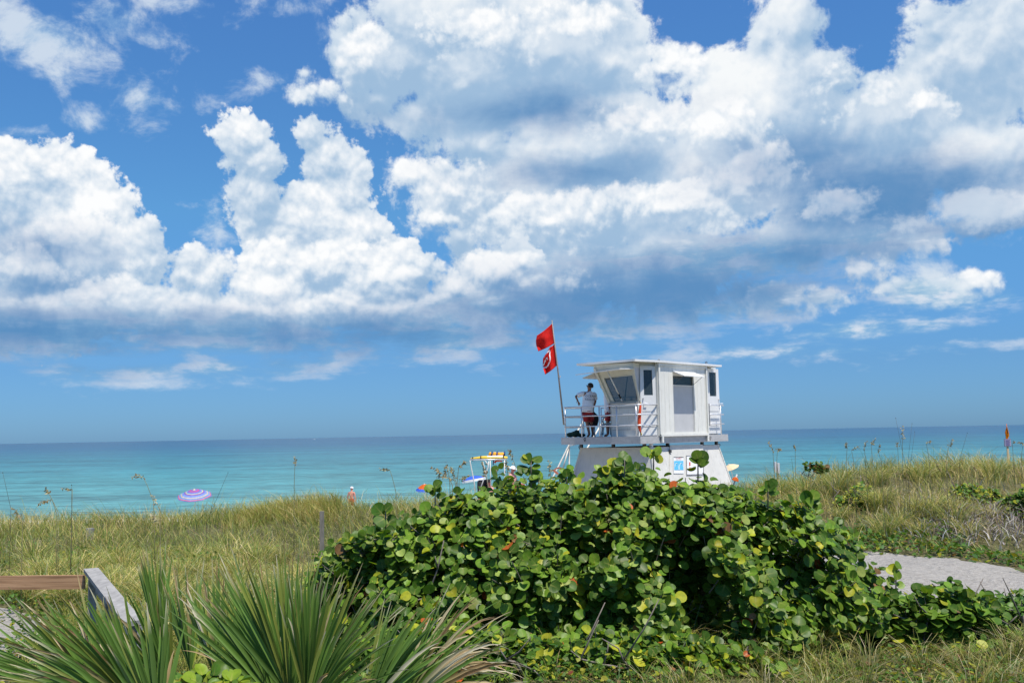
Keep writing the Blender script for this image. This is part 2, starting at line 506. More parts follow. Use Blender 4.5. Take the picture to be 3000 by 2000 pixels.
def mat_plain(name, col, rough=0.6, var=0.12, scale=6.0, metal=0.0, spec=0.4, dirt=None, stretch=(1, 1, 1)):
    """a colour with uneven tone and, where dirt is given, streaks of it"""
    mt, k = new_mat(name)
    P = k.n('ShaderNodeTexCoord').outputs['Object']
    P = k.vm('MULTIPLY', P, stretch)
    n1 = k.noise(P, scale, 5, 0.6)
    c = Vector(col)
    colr = k.ramp(n1, [(0.3, tuple(c * (1 - var))), (0.7, tuple(min(1, v * (1 + var)) for v in c))])
    if dirt is not None:
        n2 = k.noise(k.vm('MULTIPLY', P, (9, 9, 1.2)), 1.6, 6, 0.65)
        colr = k.mix(k.m('MULTIPLY', k.mr(n2, 0.52, 0.75), dirt[1]), colr, dirt[0])
    nrm = bump(k, k.noise(P, scale * 4, 3, 0.5), 0.06, 0.006)
    finish(k, principled(k, colr, rough, metal, spec, nrm))
    return mt

def mat_foliage(name, rough=0.55, trans=0.3, veins=False, spec=0.3, tcol=(1.5, 1.45, 0.55)):
    """per leaf colour from the mesh, a little light shining through"""
    mt, k = new_mat(name)
    a = k.n('ShaderNodeAttribute', attribute_name='tint')
    col = a.outputs['Color']
    if veins:
        lp = k.n('ShaderNodeAttribute', attribute_name='leafpos').outputs['Vector']
        x, y, _ = k.sep(lp)
        mid = k.mr(k.m('ABSOLUTE', y), 0.075, 0.02)
        side = k.m('SINE', k.m('MULTIPLY_ADD', k.m('ABSOLUTE', y), -9.0, k.mul(x, 13.0)))
        side = k.m('MULTIPLY', k.mr(side, 0.86, 0.99), 0.55)
        vein = k.m('MULTIPLY', k.m('MAXIMUM', mid, side), k.mr(x, 1.1, -0.4))
        col = k.mix(k.m('MULTIPLY', vein, 0.55), col, srgb(176, 168, 96))
        g = k.noise(k.n('ShaderNodeTexCoord').outputs['Object'], 26, 3, 0.6)
        col = k.mix(0.35, col, k.mix(1.0, col, k.ramp(g, [(0.35, (0.55, 0.6, 0.5)), (0.65, (1.45, 1.35, 1.1))]), 'MULTIPLY'))
    d = principled(k, col, rough, 0.0, spec)
    tr = k.n('ShaderNodeBsdfTranslucent')
    k.put(tr.inputs[0], k.mix(1.0, col, tcol, 'MULTIPLY'))
    mx = k.n('ShaderNodeMixShader')
    mx.inputs[0].default_value = trans
    k.put(mx.inputs[1], d); k.put(mx.inputs[2], tr.outputs[0])
    finish(k, mx.outputs[0])
    return mt

M = {}
M['white'] = mat_plain('white paint', (0.68, 0.67, 0.615), 0.5, 0.05, 3.0, dirt=((0.40, 0.37, 0.31), 0.5))
M['white_clean'] = mat_plain('clean white paint', (0.68, 0.68, 0.67), 0.45, 0.03, 3.0)
M['cream'] = mat_plain('cream soffit paint', (0.58, 0.56, 0.47), 0.6, 0.07, 4.0, dirt=((0.36, 0.34, 0.28), 0.35))
M['panel_grey'] = mat_plain('bare grey panel', (0.47, 0.47, 0.47), 0.6, 0.05, 4.0)
M['fascia'] = mat_plain('weathered grey board', (0.37, 0.37, 0.37), 0.7, 0.12, 5.0, dirt=((0.22, 0.22, 0.22), 0.5), stretch=(1, 1, 3))
M['base_white'] = mat_plain('chalky white plywood', (0.55, 0.54, 0.50), 0.7, 0.07, 3.0, dirt=((0.33, 0.32, 0.31), 0.6))
M['alu'] = mat_plain('aluminium pipe', (0.62, 0.63, 0.65), 0.38, 0.08, 8.0, metal=0.6)
M['pipe_white'] = mat_plain('white pipe', (0.60, 0.59, 0.55), 0.5, 0.08, 8.0)
M['dark_metal'] = mat_plain('dark metal', (0.09, 0.09, 0.09), 0.5, 0.2, 8.0, metal=0.4)
M['pole'] = mat_plain('weathered pole', (0.24, 0.21, 0.19), 0.55, 0.25, 9.0)
M['black'] = mat_plain('black cloth', (0.012, 0.012, 0.013), 0.85, 0.2, 12.0)
M['skin'] = mat_plain('tanned skin', (0.28, 0.12, 0.07), 0.55, 0.08, 14.0)
M['skin_pink'] = mat_plain('sunburnt skin', (0.52, 0.22, 0.16), 0.55, 0.08, 14.0)
M['hair'] = mat_plain('dark hair', (0.012, 0.010, 0.009), 0.6, 0.3, 40.0)
M['shirt'] = mat_plain('white cotton', (0.80, 0.80, 0.82), 0.85, 0.06, 9.0)
M['shorts'] = mat_plain('red shorts', (0.32, 0.020, 0.022), 0.8, 0.12, 9.0)
M['navy'] = mat_plain('navy print', (0.02, 0.03, 0.12), 0.8, 0.1, 9.0)
M['ink'] = mat_plain('black print', (0.02, 0.02, 0.025), 0.8, 0.1, 9.0)
M['orange'] = mat_plain('orange plastic', (0.62, 0.075, 0.02), 0.4, 0.1, 9.0)
M['yellow'] = mat_plain('yellow gelcoat', (0.72, 0.50, 0.04), 0.35, 0.08, 6.0)
M['amber'] = mat_plain('amber foam', (0.80, 0.36, 0.01), 0.55, 0.15, 14.0)
M['green_cloth'] = mat_plain('dark green cloth', (0.008, 0.035, 0.022), 0.9, 0.3, 16.0)
M['terracotta'] = mat_plain('terracotta canvas', (0.42, 0.13, 0.07), 0.7, 0.12, 9.0)
M['tan'] = mat_plain('tan canvas', (0.66, 0.50, 0.30), 0.8, 0.1, 9.0)
M['blue'] = mat_plain('blue canvas', (0.03, 0.10, 0.48), 0.7, 0.1, 9.0)
M['pink'] = mat_plain('pink shirt', (0.62, 0.30, 0.28), 0.8, 0.1, 9.0)
M['grey_wood'] = mat_plain('silvered timber', (0.29, 0.28, 0.26), 0.8, 0.22, 5.0, dirt=((0.12, 0.11, 0.10), 0.7), stretch=(3, 1, 6))
M['post_wood'] = mat_plain('old post', (0.20, 0.18, 0.15), 0.85, 0.3, 12.0, stretch=(2, 2, 0.5))
M['red'] = None

def mat_plank():
    mt, k = new_mat('new pine plank')
    P = k.n('ShaderNodeTexCoord').outputs['Object']
    g = k.noise(k.vm('MULTIPLY', P, (0.6, 4.0, 26.0)), 1.5, 6, 0.6, 0.6)
    col = k.ramp(g, [(0.30, (0.22, 0.115, 0.055)), (0.5, (0.42, 0.24, 0.125)), (0.7, (0.52, 0.31, 0.17))])
    finish(k, principled(k, col, 0.65, 0, 0.3, bump(k, g, 0.3, 0.01)))
    return mt
M['plank'] = mat_plank()

def mat_glass():
    mt, k = new_mat('tinted window')
    b = k.n('ShaderNodeBsdfPrincipled')
    b.inputs['Base Color'].default_value = (0.05, 0.07, 0.085, 1)
    b.inputs['Roughness'].default_value = 0.06
    b.inputs['Specular IOR Level'].default_value = 0.6
    tr = k.n('ShaderNodeBsdfTransparent'); tr.inputs[0].default_value = (0.55, 0.65, 0.70, 1)
    mx = k.n('ShaderNodeMixShader'); mx.inputs[0].default_value = 0.42
    k.put(mx.inputs[1], b.outputs[0]); k.put(mx.inputs[2], tr.outputs[0])
    finish(k, mx.outputs[0])
    return mt
M['glass'] = mat_glass()

def mat_cloth(name, col, trans=0.35):
    mt, k = new_mat(name)
    P = k.n('ShaderNodeTexCoord').outputs['Object']
    w = k.noise(P, 6, 4, 0.6)
    c = Vector(col)
    colr = k.ramp(w, [(0.3, tuple(c * 0.85)), (0.7, tuple(c * 1.12))])
    tr = k.n('ShaderNodeBsdfTranslucent'); k.put(tr.inputs[0], colr)
    mx = k.n('ShaderNodeMixShader'); mx.inputs[0].default_value = trans
    k.put(mx.inputs[1], principled(k, colr, 0.75, 0, 0.2)); k.put(mx.inputs[2], tr.outputs[0])
    finish(k, mx.outputs[0])
    return mt
M['red'] = mat_cloth('red flag cloth', (0.75, 0.024, 0.018))
M['flag_orange'] = mat_cloth('orange flag cloth', (0.80, 0.28, 0.005))
M['orange_cloth'] = mat_cloth('orange canvas', (0.75, 0.17, 0.03))
# ------------------------------------------------------------------ terrain
SEA_Z = -5.6
CREST = [(-900, 1505), (0, 1490), (300, 1482), (600, 1472), (760, 1456), (860, 1434), (940, 1436), (1010, 1436), (1080, 1440), (1150, 1442), (1260, 1432), (1400, 1440), (1700, 1440),
         (2000, 1420), (2150, 1398), (2250, 1378), (2350, 1364), (2450, 1342), (2550, 1324), (2750, 1320), (3000, 1314), (3900, 1300)]
_cx = np.array([at(px, py, 26.0).x for px, py in CREST])
_cz = np.array([at(px, py, 26.0).z for px, py in CREST]) - 0.50

def sstep(a, b, x):
    t = np.clip((x - a) / (b - a), 0, 1)
    return t * t * (3 - 2 * t)

def ground(x, y):
    x = np.asarray(x, float); y = np.asarray(y, float)
    crest = np.interp(x, _cx, _cz)
    z = -2.5 + 0.10 * np.sin(x * 0.9 + 1.3) * np.sin(y * 0.8) + 0.05 * np.sin(x * 2.3) * np.cos(y * 1.9 + x)
    up = sstep(18.0, 26.0, y)
    z = z * (1 - up) + crest * up
    z = z + 0.09 * np.sin(x * 1.7 + y) * np.sin(y * 1.3 - x * 0.6) * up * (1 - sstep(25, 28, y))
    down = sstep(26.5, 32.0, y)
    z = z * (1 - down) + (-3.3 - 0.2 * sstep(32, 43, y)) * down
    z = z - 2.5 * sstep(40, 84, y) - 9.0 * sstep(80, 400, y)
    return z

def axis(fine0, fine1, step, far0, far1):
    mid = np.arange(fine0, fine1 + step, step)
    lo = fine0 - np.geomspace(step, fine0 - far0, 26) if far0 < fine0 else np.array([])
    hi = mid[-1] + np.geomspace(step, far1 - mid[-1], 30)
    return np.concatenate([lo[::-1], mid, hi])

def grid_mesh(name, xs, ys, zf):
    X, Y = np.meshgrid(xs, ys)
    Z = zf(X, Y)
    V = np.stack([X, Y, Z], -1).reshape(-1, 3)
    nx, ny = len(xs), len(ys)
    i = np.arange(nx - 1)[None, :] + np.arange(ny - 1)[:, None] * nx
    L = np.stack([i, i + 1, i + nx + 1, i + nx], -1).reshape(-1)
    n = (nx - 1) * (ny - 1)
    me = bpy.data.meshes.new(name)
    me.vertices.add(len(V)); me.vertices.foreach_set('co', V.astype(np.float32).ravel())
    me.loops.add(len(L)); me.loops.foreach_set('vertex_index', L.astype(np.int32))
    me.polygons.add(n); me.polygons.foreach_set('loop_start', (np.arange(n) * 4).astype(np.int32))
    me.update(calc_edges=True); me.validate()
    return me

def mat_terrain():
    mt, k = new_mat('dune soil and beach sand')
    P = k.n('ShaderNodeNewGeometry').outputs['Position']
    x, y, z = k.sep(P)
    n1 = k.noise(P, 1.3, 6, 0.65); n2 = k.noise(P, 14.0, 5, 0.65)
    soil = k.ramp(n2, [(0.28, (0.030, 0.032, 0.012)), (0.5, (0.085, 0.080, 0.034)), (0.72, (0.19, 0.17, 0.095))])
    sand = k.ramp(n2, [(0.3, (0.46, 0.43, 0.38)), (0.7, (0.60, 0.57, 0.52))])
    f = k.m('MAXIMUM', k.mr(y, 27.5, 30.5), k.m('MULTIPLY', k.mr(n1, 0.66, 0.74), 0.6))
    wet = k.mr(z, -5.25, -5.5)
    col = k.mix(f, soil, sand)
    col = k.mix(k.m('MULTIPLY', wet, 0.6), col, (0.22, 0.20, 0.17))
    finish(k, principled(k, col, 0.9, 0, 0.2, bump(k, n2, 0.5, 0.04)))
    return mt

def mat_sand_path():
    mt, k = new_mat('trodden sand')
    P = k.n('ShaderNodeNewGeometry').outputs['Position']
    n1 = k.noise(P, 2.2, 5, 0.6); n2 = k.noise(k.vm('MULTIPLY', P, (1, 2.2, 1)), 9.0, 6, 0.62); n3 = k.noise(P, 42.0, 3, 0.6)
    col = k.ramp(n2, [(0.25, (0.26, 0.24, 0.21)), (0.5, (0.40, 0.375, 0.335)), (0.75, (0.48, 0.455, 0.41))])
    litter = k.m('MULTIPLY', k.mr(n3, 0.60, 0.66), k.mr(n1, 0.46, 0.60))
    col = k.mix(k.m('MULTIPLY', litter, 0.75), col, (0.13, 0.08, 0.045))
    finish(k, principled(k, col, 0.92, 0, 0.15, bump(k, k.add(n2, k.mul(n1, 1.5)), 0.9, 0.12)))
    return mt

ter = link_mesh('ground', grid_mesh('ground', axis(-24, 24, 0.3, -900, 900), axis(4, 46, 0.3, -300, 900), ground), mat_terrain(), smooth=True)
tag(ter, kind='structure', label='dune ground running down to the beach')

# worn sand, laid a finger above the soil: right hand path and the bare corner behind the railing
def strip(name, centre, widths, n=60):
    cs = np.array(centre, float); ws = np.array(widths, float)
    t = np.linspace(0, 1, len(cs)); tt = np.linspace(0, 1, n)
    cx = np.interp(tt, t, cs[:, 0]); cy = np.interp(tt, t, cs[:, 1]); w = np.interp(tt, t, ws)
    k_ = np.ones(7) / 7
    for a in (cx, cy, w):
        p = np.pad(a, 3, mode='edge'); a[:] = np.convolve(p, k_, 'valid')
    dx, dy = np.gradient(cx), np.gradient(cy)
    l = np.hypot(dx, dy); nx, ny = -dy / l, dx / l
    m_ = 14
    u = np.linspace(-0.5, 0.5, m_)
    wob = 1 + 0.07 * np.sin(tt * 31) + 0.05 * np.sin(tt * 73 + 1)
    X = cx[:, None] + nx[:, None] * u * (w * wob)[:, None]
    Y = cy[:, None] + ny[:, None] * u * (w * wob)[:, None]
    Z = ground(X, Y) + 0.025
    V = np.stack([X, Y, Z], -1).reshape(-1, 3)
    fs = [(i * m_ + j, i * m_ + j + 1, (i + 1) * m_ + j + 1, (i + 1) * m_ + j) for i in range(n - 1) for j in range(m_ - 1)]
    me = bpy.data.meshes.new(name); me.from_pydata(V.tolist(), [], fs); me.update()
    return link_mesh(name, me, mat_sand_path(), smooth=True)

PATHS = [([(15, 12.6), (11, 14.0), (7.9, 15.6), (7.0, 16.4), (6.2, 17.2), (4.5, 18.0), (2.5, 18.3)], [2.4, 2.4, 2.6, 3.8, 4.6, 4.5, 2.0], 'pale trodden sand path curving past the sea grape bush'),
         ([(-9.0, 15.6), (-8.2, 14.9), (-7.6, 14.0), (-7.2, 12.6), (-6.9, 10.5), (-6.6, 7.5)], [1.2, 1.7, 2.1, 2.4, 2.4, 2.2], 'bare sand corner below the wooden railing')]
_pts = []
for c_, w_, lab in PATHS:
    tag(strip('path', c_, w_, 70), kind='structure', label=lab)
    t_ = np.linspace(0, 1, len(c_)); n_ = np.linspace(0, 1, 90); c_ = np.array(c_)
    _pts.append(np.stack([np.interp(n_, t_, c_[:, 0]), np.interp(n_, t_, c_[:, 1]), np.interp(n_, t_, np.array(w_))], 1))
_pts = np.concatenate(_pts)
def off_path(x, y):
    """distance from the nearest path edge (negative on it)"""
    d = np.full(len(x), 1e9)
    for a, b, w in _pts:
        d = np.minimum(d, np.hypot(x - a, y - b) - w / 2)
    return d

# ------------------------------------------------------------------ sea
def mat_sea():
    mt, k = new_mat('turquoise sea water')
    P = k.n('ShaderNodeNewGeometry').outputs['Position']
    x, y, z = k.sep(P)
    # colour of the water by depth: bright sandy shallows, a bluer band, dark open water
    patch = k.noise(k.vm('MULTIPLY', P, (0.0035, 0.012, 0)), 1.0, 4, 0.6)
    inv = k.m('DIVIDE', 60.0, k.m('MAXIMUM', y, 20.0))
    f = k.m('MULTIPLY_ADD', k.sub(patch, 0.5), k.m('MULTIPLY', inv, 0.7), inv)
    f = k.m('POWER', f, 0.5, clamp=True)
    col = k.ramp(f, [(0.0, (0.020, 0.082, 0.150)), (0.17, (0.018, 0.084, 0.155)), (0.27, (0.016, 0.090, 0.160)), (0.44, (0.024, 0.140, 0.180)), (0.62, (0.042, 0.190, 0.205)), (0.85, (0.078, 0.235, 0.225)), (1.0, (0.12, 0.27, 0.25))])
    w1 = k.noise(k.vm('MULTIPLY', P, (0.35, 0.9, 1)), 1.0, 5, 0.62)
    w2 = k.noise(k.vm('MULTIPLY', P, (0.05, 0.16, 1)), 1.0, 4, 0.6)
    w3 = k.noise(k.vm('MULTIPLY', P, (0.008, 0.035, 1)), 1.0, 4, 0.6)
    tone = k.m('MULTIPLY_ADD', k.sub(w2, 0.5), 1.3, k.m('MULTIPLY_ADD', k.sub(w3, 0.5), 1.2, k.m('MULTIPLY_ADD', k.sub(w1, 0.5), 2.6, 1.0)))
    col = k.mix(1.0, col, k.xyz(tone, tone, tone), 'MULTIPLY')
    h = k.m('MULTIPLY_ADD', w2, 3.0, w1)
    b = principled(k, col, 0.35, 0, 0.12, bump(k, h, 0.25, 0.4))
    finish(k, b)
    return mt
xs = np.concatenate([-np.geomspace(200, 60000, 24)[::-1], np.linspace(-180, 180, 46), np.geomspace(200, 60000, 24)])
ys = np.concatenate([np.linspace(60, 200, 40), np.geomspace(210, 90000, 50)])
sea = link_mesh('sea', grid_mesh('sea', xs, ys, lambda X, Y: np.full_like(X, SEA_Z)), mat_sea(), smooth=True)
tag(sea, kind='structure', label='turquoise sea reaching to the horizon')
# ------------------------------------------------------------------ dune grass (uncountable)
M['grass'] = mat_foliage('dune grass blades', 0.6, 0.30, tcol=(1.25, 1.2, 0.7))
M['leaf'] = mat_foliage('ground cover leaves', 0.5, 0.30)
M['grape'] = mat_foliage('sea grape leaves', 0.42, 0.28, veins=True, spec=0.20)
M['palm'] = mat_foliage('palmetto blades', 0.40, 0.24, spec=0.32)
M['straw'] = mat_foliage('dry seed heads', 0.8, 0.2, tcol=(1.1, 1.0, 0.8))

def fbm(x, y, s, seed):
    """cheap smooth noise, about -1 .. 1"""
    r = np.random.default_rng(seed)
    o = np.zeros_like(x)
    for i in range(7):
        a = r.uniform(0, 2 * math.pi); f = s * r.uniform(0.6, 2.2); p = r.uniform(0, 6.28)
        o += np.sin((x * math.cos(a) + y * math.sin(a)) * f + p)
    return o / 3.2

def colours(n, table, w, jit=0.18):
    tb = np.array(table, float)
    w = np.array(w, float)
    if w.ndim == 1:
        idx = RNG.choice(len(tb), n, p=w / w.sum())
    else:
        cw = np.cumsum(w / w.sum(1, keepdims=True), 1)
        idx = (RNG.random(n)[:, None] > cw).sum(1).clip(0, len(tb) - 1)
    return tb[idx] * RNG.uniform(1 - jit, 1 + jit, (n, 1)) * RNG.uniform(0.93, 1.07, (n, 3))

G_GREEN, G_OLIVE, G_STRAW, G_BROWN, G_BLUE, G_PALE = (0.155, 0.220, 0.040), (0.31, 0.315, 0.085), (0.50, 0.43, 0.19), (0.30, 0.21, 0.10), (0.13, 0.20, 0.085), (0.58, 0.53, 0.33)

def field(n, xr, yr, hmean, wid, table, weights, thick=None, lean_s=0.5, keep=None, wind=(-0.10, 0.0), hvar=0.3, clump=1.0):
    x = RNG.uniform(*xr, n); y = RNG.uniform(*yr, n)
    ok = (np.abs(x) < 0.60 * y + 1.6)
    if keep is not None: ok &= keep(x, y)
    x, y = x[ok], y[ok]
    if clump:
        c = fbm(x, y, 2.4, 5) * 0.6 + fbm(x, y, 6.0, 9) * 0.4
        ok = RNG.random(len(x)) < 0.62 + 0.5 * c * clump
        x, y = x[ok], y[ok]
        c = c[ok]
    else:
        c = np.zeros(len(x))
    z = ground(x, y) - 0.03
    N = len(x)
    h = hmean * (1 + 0.25 * c) * np.exp(RNG.normal(0, hvar, N))
    a = fbm(x, y, 1.4, 21) * 2.2 + RNG.normal(0, 1.5, N)
    L = h * lean_s * np.abs(RNG.normal(0.9, 0.45, N))
    lean = np.stack([np.cos(a) * L + wind[0] * h * 3, np.sin(a) * L + wind[1] * h], 1)
    w_ = weights(x, y, c) if callable(weights) else weights
    col = colours(N, table, w_)
    wd = wid * RNG.uniform(0.6, 1.35, N)
    tipc = col * np.array([1.35, 1.2, 1.0])
    return blades(np.stack([x, y, z], 1), h, lean, wd, col, tip=tipc)

TABLE = [G_GREEN, G_OLIVE, G_STRAW, G_BROWN, G_BLUE, G_PALE]
def wt_dune(x, y, c):
    r = sstep(-2, 6, x)          # the right hand dune is drier
    hi = sstep(17, 24, y)
    dry = np.clip(0.06 + 0.28 * hi + 0.34 * r * (1 - hi) + 0.12 * r * hi + 0.28 * fbm(x, y, 0.9, 31), 0.04, 0.9)
    return np.stack([0.50 * (1 - dry) + 0.05, 0.36 + 0 * x, 0.50 * dry, 0.16 * dry, 0.22 * (1 - dry), 0.10 * dry], 1)

def off(margin):
    return lambda x, y: off_path(x, y) > margin

grass = []
right_low = lambda x, y: (off_path(x, y) > 0.15) & ~((x > 2.0) & (y < 21.0) & (y > 15.0) & (RNG.random(len(x)) > 0.45))
grass.append(field(88000, (-17, 17), (17.5, 28.2), 0.33, 0.010, TABLE, wt_dune, keep=right_low, lean_s=0.95))
grass.append(field(90000, (-12, 3.5), (10.5, 18.5), 0.28, 0.0075, TABLE, wt_dune, keep=off(0.1), lean_s=1.15))
grass.append(field(9000, (-17, 17), (23.5, 27.5), 0.46, 0.009, [G_STRAW, G_OLIVE, G_PALE, G_GREEN], [0.35, 0.6, 0.2, 0.3], lean_s=0.6, hvar=0.22))
# the taller tussock on the left ridge
tx = at(850, 1440, 24.5).x
grass.append(field(5200, (tx - 1.35, tx + 1.15), (23.3, 25.8), 0.42, 0.010, [G_STRAW, G_OLIVE, G_BROWN, G_GREEN], [0.35, 0.6, 0.2, 0.4], lean_s=0.6, hvar=0.2, clump=0.3))
# arching tufts on the near left, on the right slope and at the lower right
def tufts(spots, n, h, spread, reach, table, w, wid=0.008):
    out = []
    for (x, y, s) in spots:
        m_ = int(n * s)
        a = RNG.uniform(0, 2 * math.pi, m_)
        r = spread * s * np.sqrt(RNG.random(m_))
        bx, by = x + r * np.cos(a), y + r * np.sin(a)
        hh = h * s * RNG.uniform(0.55, 1.15, m_)
        L = reach * s * RNG.uniform(0.4, 1.2, m_)
        aa = a + RNG.normal(0, 0.35, m_)
        col = colours(m_, table, w)
        out.append(blades(np.stack([bx, by, ground(bx, by) - 0.02], 1), hh, np.stack([np.cos(aa) * L, np.sin(aa) * L], 1), wid * RNG.uniform(0.6, 1.3, m_), col, curl=1.7, tip=col * np.array([1.5, 1.35, 1.2])))
    return out
spots = []
for i in range(110):
    x, y = RNG.uniform(-9.5, 0.0), RNG.uniform(11.5, 20)
    spots.append((x, y, RNG.uniform(0.7, 1.25)))
for i in range(14):
    spots.append((RNG.uniform(-7.8, -4.6), RNG.uniform(14.0, 17.5), RNG.uniform(0.9, 1.4)))
for i in range(46):
    x, y = RNG.uniform(3.5, 14), RNG.uniform(19.5, 25)
    spots.append((x, y, RNG.uniform(0.7, 1.2)))
spots = [s_ for s_ in spots if off_path(np.array([s_[0]]), np.array([s_[1]]))[0] > 0.5]
grass += tufts(spots, 230, 0.52, 0.20, 0.50, TABLE, [0.45, 0.5, 0.25, 0.05, 0.35, 0.1], 0.009)
me = raw_mesh('dune_grass', *join_raw(grass))
tag(link_mesh('dune_grass', me, M['grass']), 'olive and straw coloured dune grass covering the sand ridge', 'grass', kind='stuff')

# near grass and herbs at the lower right and under the palmettos
near = []
NEAR = [tuple(np.array(c_) * 0.72) for c_ in TABLE]
kp = lambda x, y: (off_path(x, y) > 0.05)
near.append(field(15000, (1.2, 7.5), (8.2, 12.6), 0.13, 0.006, NEAR, [0.95, 0.5, 0.10, 0.06, 0.4, 0.04], keep=kp, lean_s=0.9))
near.append(field(9000, (-7, 2.2), (5.5, 11.0), 0.24, 0.008, NEAR, [0.6, 0.5, 0.16, 0.08, 0.3, 0.05], keep=kp, lean_s=0.8))
sp = [(RNG.uniform(1.6, 5.8), RNG.uniform(8.6, 11.6), RNG.uniform(0.6, 1.1)) for _ in range(26)] + [(4.3, 9.6, 1.25), (3.6, 9.1, 1.1), (4.9, 10.3, 1.2), (2.7, 9.3, 1.0), (5.0, 9.3, 1.2)]
near += tufts(sp, 95, 0.42, 0.15, 0.48, [NEAR[5], NEAR[2], NEAR[1], NEAR[0]], [0.35, 0.2, 0.45, 0.5], 0.006)
me = raw_mesh('near_grass', *join_raw(near))
tag(link_mesh('near_grass', me, M['grass']), 'short green and straw grass below the sea grape bush', 'grass', kind='stuff')

# ------------------------------------------------------------------ ground cover leaves (uncountable)
LV = np.array([(0, 0, 0), (0.35, 0.30, 0.05), (0.35, -0.30, 0.05), (0.75, 0.24, 0.04), (0.75, -0.24, 0.04), (1.0, 0, -0.02), (0.5, 0, 0)], float)
LF = [(0, 2, 6), (0, 6, 1), (6, 2, 4), (6, 3, 1), (6, 4, 5), (6, 5, 3)]
LUV = LV[:, :2]
def cover(name, label, n, gen, hgt, size, table, w, keep=None, kind='stuff'):
    x, y = gen(n)
    if keep is not None:
        ok = keep(x, y); x, y = x[ok], y[ok]
    N = len(x)
    z = ground(x, y) + hgt * RNG.random(N) ** 0.8 * (0.6 + 0.5 * fbm(x, y, 2.6, 77).clip(-1, 1))
    nrm = RNG.normal(0, 0.55, (N, 3)); nrm[:, 2] = np.abs(nrm[:, 2]) + 0.55
    me = scatter(LV, LF, np.stack([x, y, z], 1), frames_from(nrm), size * RNG.uniform(0.6, 1.35, N), colours(N, table, w), name, LUV)
    return tag(link_mesh(name, me, M['leaf']), label, 'ground cover', kind=kind)
V_G, V_D, V_Y, V_B, V_R = (0.085, 0.175, 0.022), (0.045, 0.11, 0.018), (0.27, 0.28, 0.025), (0.16, 0.09, 0.035), (0.22, 0.045, 0.02)
def edge_gen(n):
    x = RNG.uniform(2.0, 15.0, n * 3); y = RNG.uniform(9.5, 23.5, n * 3)
    d = off_path(x, y)
    ok = (d > -0.25 + 0.35 * fbm(x, y, 3.0, 8)) & (d < 1.7 + 1.0 * fbm(x, y, 1.2, 3)) & (RNG.random(n * 3) < np.where(d < 0.25, 0.5, 1.0)) & (np.abs(x) < 0.6 * y + 1)
    return x[ok], y[ok]
cover('beach_vine', 'low green beach vine fringing the right hand sand path', 13000, edge_gen, 0.24, 0.10, [V_G, V_D, V_Y, V_B], [0.6, 0.4, 0.12, 0.05])
def left_gen(n):
    x = RNG.uniform(-11, 1.5, n); y = RNG.uniform(9.5, 21, n)
    ok = (fbm(x, y, 1.5, 12) > -0.1 + 0.05 * (y - 14)) & (np.abs(x) < 0.6 * y) & (off_path(x, y) > -0.35 + 0.3 * fbm(x, y, 3, 2))
    return x[ok], y[ok]
cover('trailing_herbs', 'leafy green herbs trailing among the grass on the left', 26000, left_gen, 0.34, 0.075, [V_G, V_D, V_Y], [0.6, 0.3, 0.16])
def front_gen(n):
    x = RNG.uniform(-3.5, 6.5, n); y = RNG.uniform(6.5, 12.0, n)
    ok = (fbm(x, y, 1.8, 14) > -0.35) & (off_path(x, y) > 0)
    return x[ok], y[ok]
cover('low_herbs', 'small leaved yellow green herbs along the lower edge of the view', 34000, front_gen, 0.17, 0.055, [V_G, V_D, V_Y, V_B, V_R], [0.5, 0.3, 0.26, 0.12, 0.01])

# dead grey twigs on the right slope
def twig_mass():
    mb = []
    N = 1500
    c = at(2860, 1530, 21.0)
    x = c.x + RNG.normal(0, 0.85, N); y = c.y + RNG.normal(0, 0.75, N)
    base = np.stack([x, y, ground(x, y) + RNG.uniform(0, 0.12, N)], 1)
    a = RNG.uniform(0, 6.28, N); L = RNG.uniform(0.10, 0.55, N)
    col = colours(N, [(0.36, 0.32, 0.30), (0.16, 0.13, 0.13), (0.50, 0.46, 0.43)], [0.5, 0.4, 0.3])
    return blades(base, RNG.uniform(0.03, 0.36, N), np.stack([np.cos(a) * L, np.sin(a) * L], 1), RNG.uniform(0.012, 0.026, N), col)
tag(link_mesh('dead_twigs', raw_mesh('dead_twigs', *twig_mass()), M['straw']), 'tangle of dead grey twigs on the right dune slope', 'twigs', kind='stuff')

# ------------------------------------------------------------------ shrubs built from twigs and leaves
def disc_leaf():
    """round leaf with a notch at the stalk, folded a little along its midrib"""
    pts = []
    n = 16
    for i in range(n):
        a = math.pi + 2 * math.pi * (i + 0.5) / n
        r = 0.5 * (1 - 0.16 * max(0, math.cos(a - math.pi)) ** 10)
        pts.append((0.5 + r * math.cos(a), 1.08 * r * math.sin(a)))
    V = []
    for x, y in pts: V.append((x, y, 0.20 * abs(y) - 0.10 * (x - 0.5) ** 2))
    mids = [(0.07, 0), (0.35, 0), (0.65, 0), (0.98, 0)]
    for x, y in mids: V.append((x, y, -0.03 - 0.10 * (x - 0.5) ** 2))
    lo = [i for i in range(n) if pts[i][1] < 0]; hi = [i for i in range(n) if pts[i][1] > 0]
    lo.sort(key=lambda i: pts[i][0]); hi.sort(key=lambda i: pts[i][0])
    F_ = []
    for side, flip in ((lo, False), (hi, True)):
        m_ = [n, n + 1, n + 2, n + 3]
        # fan the half disc onto the midrib
        q = [((m_[0], side[0], side[1])), (m_[0], side[1], side[2], m_[1]), (m_[1], side[2], side[3], side[4]), (m_[1], side[4], m_[2]), (m_[2], side[4], side[5]), (m_[2], side[5], side[6], m_[3]), (m_[3], side[6], side[7])]
        F_ += [tuple(reversed(f)) if flip else f for f in q]
    return np.array(V, float), F_
DV, DF = disc_leaf()
DUV = DV[:, :2].copy(); DUV[:, 1] *= 1.0

